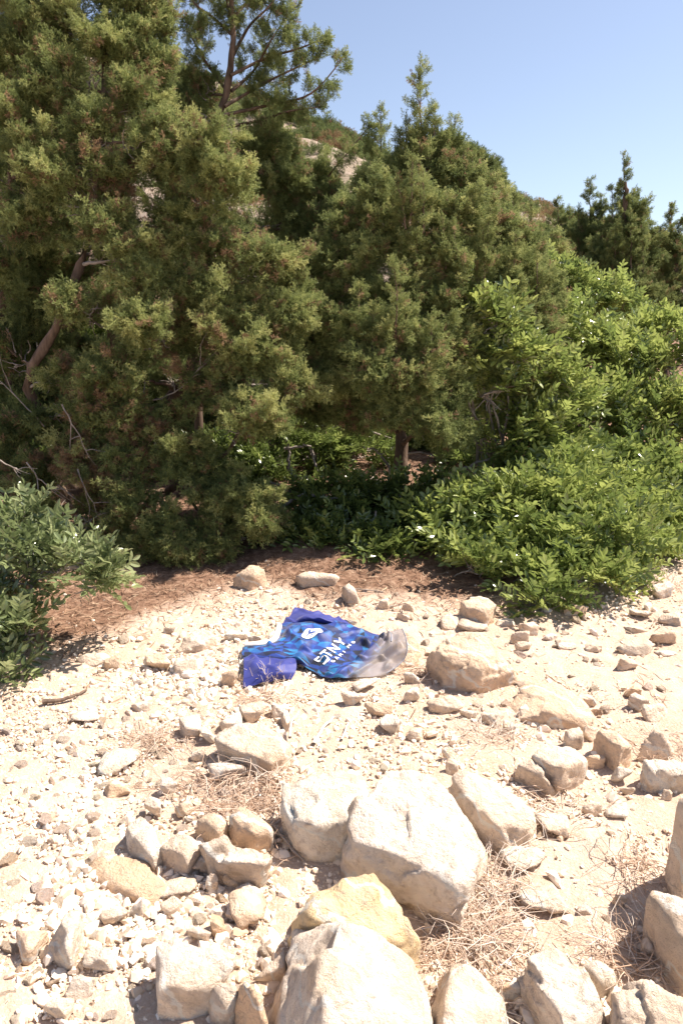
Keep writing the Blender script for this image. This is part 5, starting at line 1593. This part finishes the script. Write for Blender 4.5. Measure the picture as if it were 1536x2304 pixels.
# ------------------------------------------------------------------ dry stalks, needles, sticks
def tuft(label, px, py, w, d, n, ln, up, seed, name='dry_stalks', brights=(.3, 1.0), cat='dry grass'):
    r = np.random.default_rng(seed)
    g = ground(px, py)
    sc = np.linalg.norm(g - np.array([0, 0, CAMZ])) * .92 / F
    wx, wy = w * sc, d * sc * 1.5
    mb = MB()
    n = int(n * .45)
    a = r.uniform(0, 6.28, n)
    for k in range(n):
        q = r.normal(0, .62, 2) * [wx / 2, wy / 2] * (1 if r.random() < .75 else 1.3)
        x, yv = g[0] + q[0], g[1] + q[1]
        z = gz(x, yv) + r.uniform(0, .02) * (1 if up < .6 else .4)
        dr = np.array([math.cos(a[k]), math.sin(a[k]), r.uniform(0, 1) * up * 2 - .02])
        dr /= np.linalg.norm(dr)
        l = ln * r.uniform(.4, 1.2)
        C = curve_pts([x, yv, z], np.array([x, yv, z]) + dr * l, 5, .22, .0, r, .03)
        C[:, 2] = np.maximum(C[:, 2], gz_arr(C[:, 0], C[:, 1]) + .003)
        mb.tube(C, np.linspace(.0013, .0005, 5) * r.uniform(.6, 1.5), 3, min(1, .15 + r.uniform(*brights)))
    o = mobj(name, mb.mesh(name, DRY, g), None, g)
    tag(o, label, cat)
tuft('upright dry tuft of grass sticking up in front of the near sleeve', 612, 1535, 46, 24, 170, .075, 1.2, 1)
tuft('dry stalks lying at the foot of the upright tuft', 590, 1575, 90, 26, 150, .10, .15, 2, brights=(.1, .8))
tuft('heap of dry grey stalks right of the middle boulder', 1110, 2040, 130, 190, 620, .15, .30, 3, brights=(.25, 1.0))
tuft('brown needle heap between the left cluster and the blocky boulder', 590, 1800, 170, 110, 560, .13, .14, 4, brights=(.05, .8))
tuft('long brown needle drift above the left cluster', 480, 1768, 190, 34, 300, .12, .08, 5, brights=(.0, .7))
tuft('dry needle nest left of the split grey slab', 345, 1670, 130, 50, 300, .10, .12, 6, brights=(.1, .8))
tuft('tangle of bleached twigs on the soil below the buried slab', 1110, 1655, 110, 54, 260, .09, .3, 7, brights=(.4, 1.0))
tuft('dry stalks between the bottom right rocks', 1420, 2170, 90, 80, 240, .12, .25, 8, brights=(.1, .9))
tuft('dry stalks in front of the middle boulder', 1040, 2130, 130, 60, 320, .13, .18, 9, brights=(.1, .9))
tuft('dry grass by the cracked block at the right edge', 1500, 1690, 90, 50, 160, .11, .2, 10, brights=(.1, .8))
tuft('thin dry grass at the right edge below the bushes', 1500, 1320, 90, 30, 130, .14, .9, 11, brights=(.5, 1.0))
tuft('dry needles under the hem beside the tan boulder', 925, 1520, 50, 40, 130, .08, .25, 12, brights=(.0, .7))
tuft('sparse dry stalks on the soil below the leaning slab', 1210, 1815, 150, 70, 170, .10, .12, 13, brights=(.2, .9))
tuft('dry stalks left of the tall right edge rock', 1440, 1960, 90, 160, 190, .12, .2, 14, brights=(.1, .8))
tuft('dry needles in front of the round pinkish stone', 1100, 2280, 60, 60, 120, .10, .15, 15, brights=(.1, .8))

def needles():
    r = np.random.default_rng(71)
    n = 46000
    x = r.uniform(-2.4, 2.9, n); y = r.uniform(2.0, 5.6, n)
    dd = y - litter_edge(x)
    keep = r.random(n) < np.clip(.06 + 1.1 * sstep(-.35, .25, dd), 0, 1)
    x, y = x[keep], y[keep]; m = len(x)
    z = gz_arr(x, y) + r.uniform(.001, .012, m)
    a = r.uniform(0, 3.14, m); l = r.uniform(.02, .075, m); w = r.uniform(.0010, .0022, m)
    t = np.stack([np.cos(a), np.sin(a), r.normal(0, .12, m)], -1); sd = np.stack([-np.sin(a), np.cos(a), r.normal(0, .3, m)], -1)
    c = np.stack([x, y, z], -1)
    mid = c + sd * (r.normal(0, .12, m) * l)[:, None]
    A = c - t * l[:, None] / 2; B = c + t * l[:, None] / 2
    W = sd * w[:, None]
    V = np.stack([A - W * .5, A + W * .5, mid - W, mid + W, B - W * .5, B + W * .5], 1).reshape(-1, 3)
    i = np.arange(m)[:, None] * 6
    Fc = np.concatenate([i + np.array([[0, 1, 3, 2]]), i + np.array([[2, 3, 5, 4]])])
    V[:, 2] = np.maximum(V[:, 2], gz_arr(V[:, 0], V[:, 1]) + .002)
    me = mesh_np('needle_litter', V, Fc, NEEDLE, False, {'tint': ('FLOAT', np.repeat(r.random(m), 6))})
    tag(mobj('needle_litter', me), 'brown needle litter covering the shaded ground under the trees', 'litter', kind='stuff')
needles()

def stick(label, pts, r0, r1, mat=STICK, seed=1, cat='stick'):
    P = np.array([ground(a, b_, h) for a, b_, h in pts])
    C = cubic_grid(P[:, None, :].repeat(2, 1), 14, 2)[:, 0]
    C += np.random.default_rng(seed).normal(0, r0 * .2, C.shape)
    mb = MB(); mb.tube(C, np.linspace(r0, r1, 14), 7)
    b0 = P[0]
    tag(mobj('stick', mb.mesh('stick', mat, b0), None, b0), label, cat)
stick('bleached crooked stick lying below the shirt', [(705, 1675, .01), (725, 1640, .016), (750, 1612, .01)], .007, .004)
stick('short curved bleached stick beside the narrow upright stone', [(652, 1660, .02), (655, 1628, .035), (672, 1600, .03)], .006, .003)
stick('dark weathered stick lying near the left shrub', [(95, 1580, .012), (150, 1572, .016), (195, 1552, .012)], .009, .004, BARK)
stick('thin pale twig on the ground behind the shirt', [(800, 1325, .01), (830, 1328, .012), (862, 1332, .01)], .003, .002, GREYBARK)
stick('small bleached stick right of the crooked one', [(768, 1665, .008), (778, 1640, .01), (782, 1625, .008)], .004, .003)
stick('twisted grey twig at the foot of the blocky boulder', [(610, 1850, .02), (650, 1900, .02), (690, 1945, .015)], .005, .002, GREYBARK)
stick('thin grey twig on top of the split slab', [(520, 1706, .05), (560, 1712, .05), (585, 1745, .03)], .0025, .0015, GREYBARK)
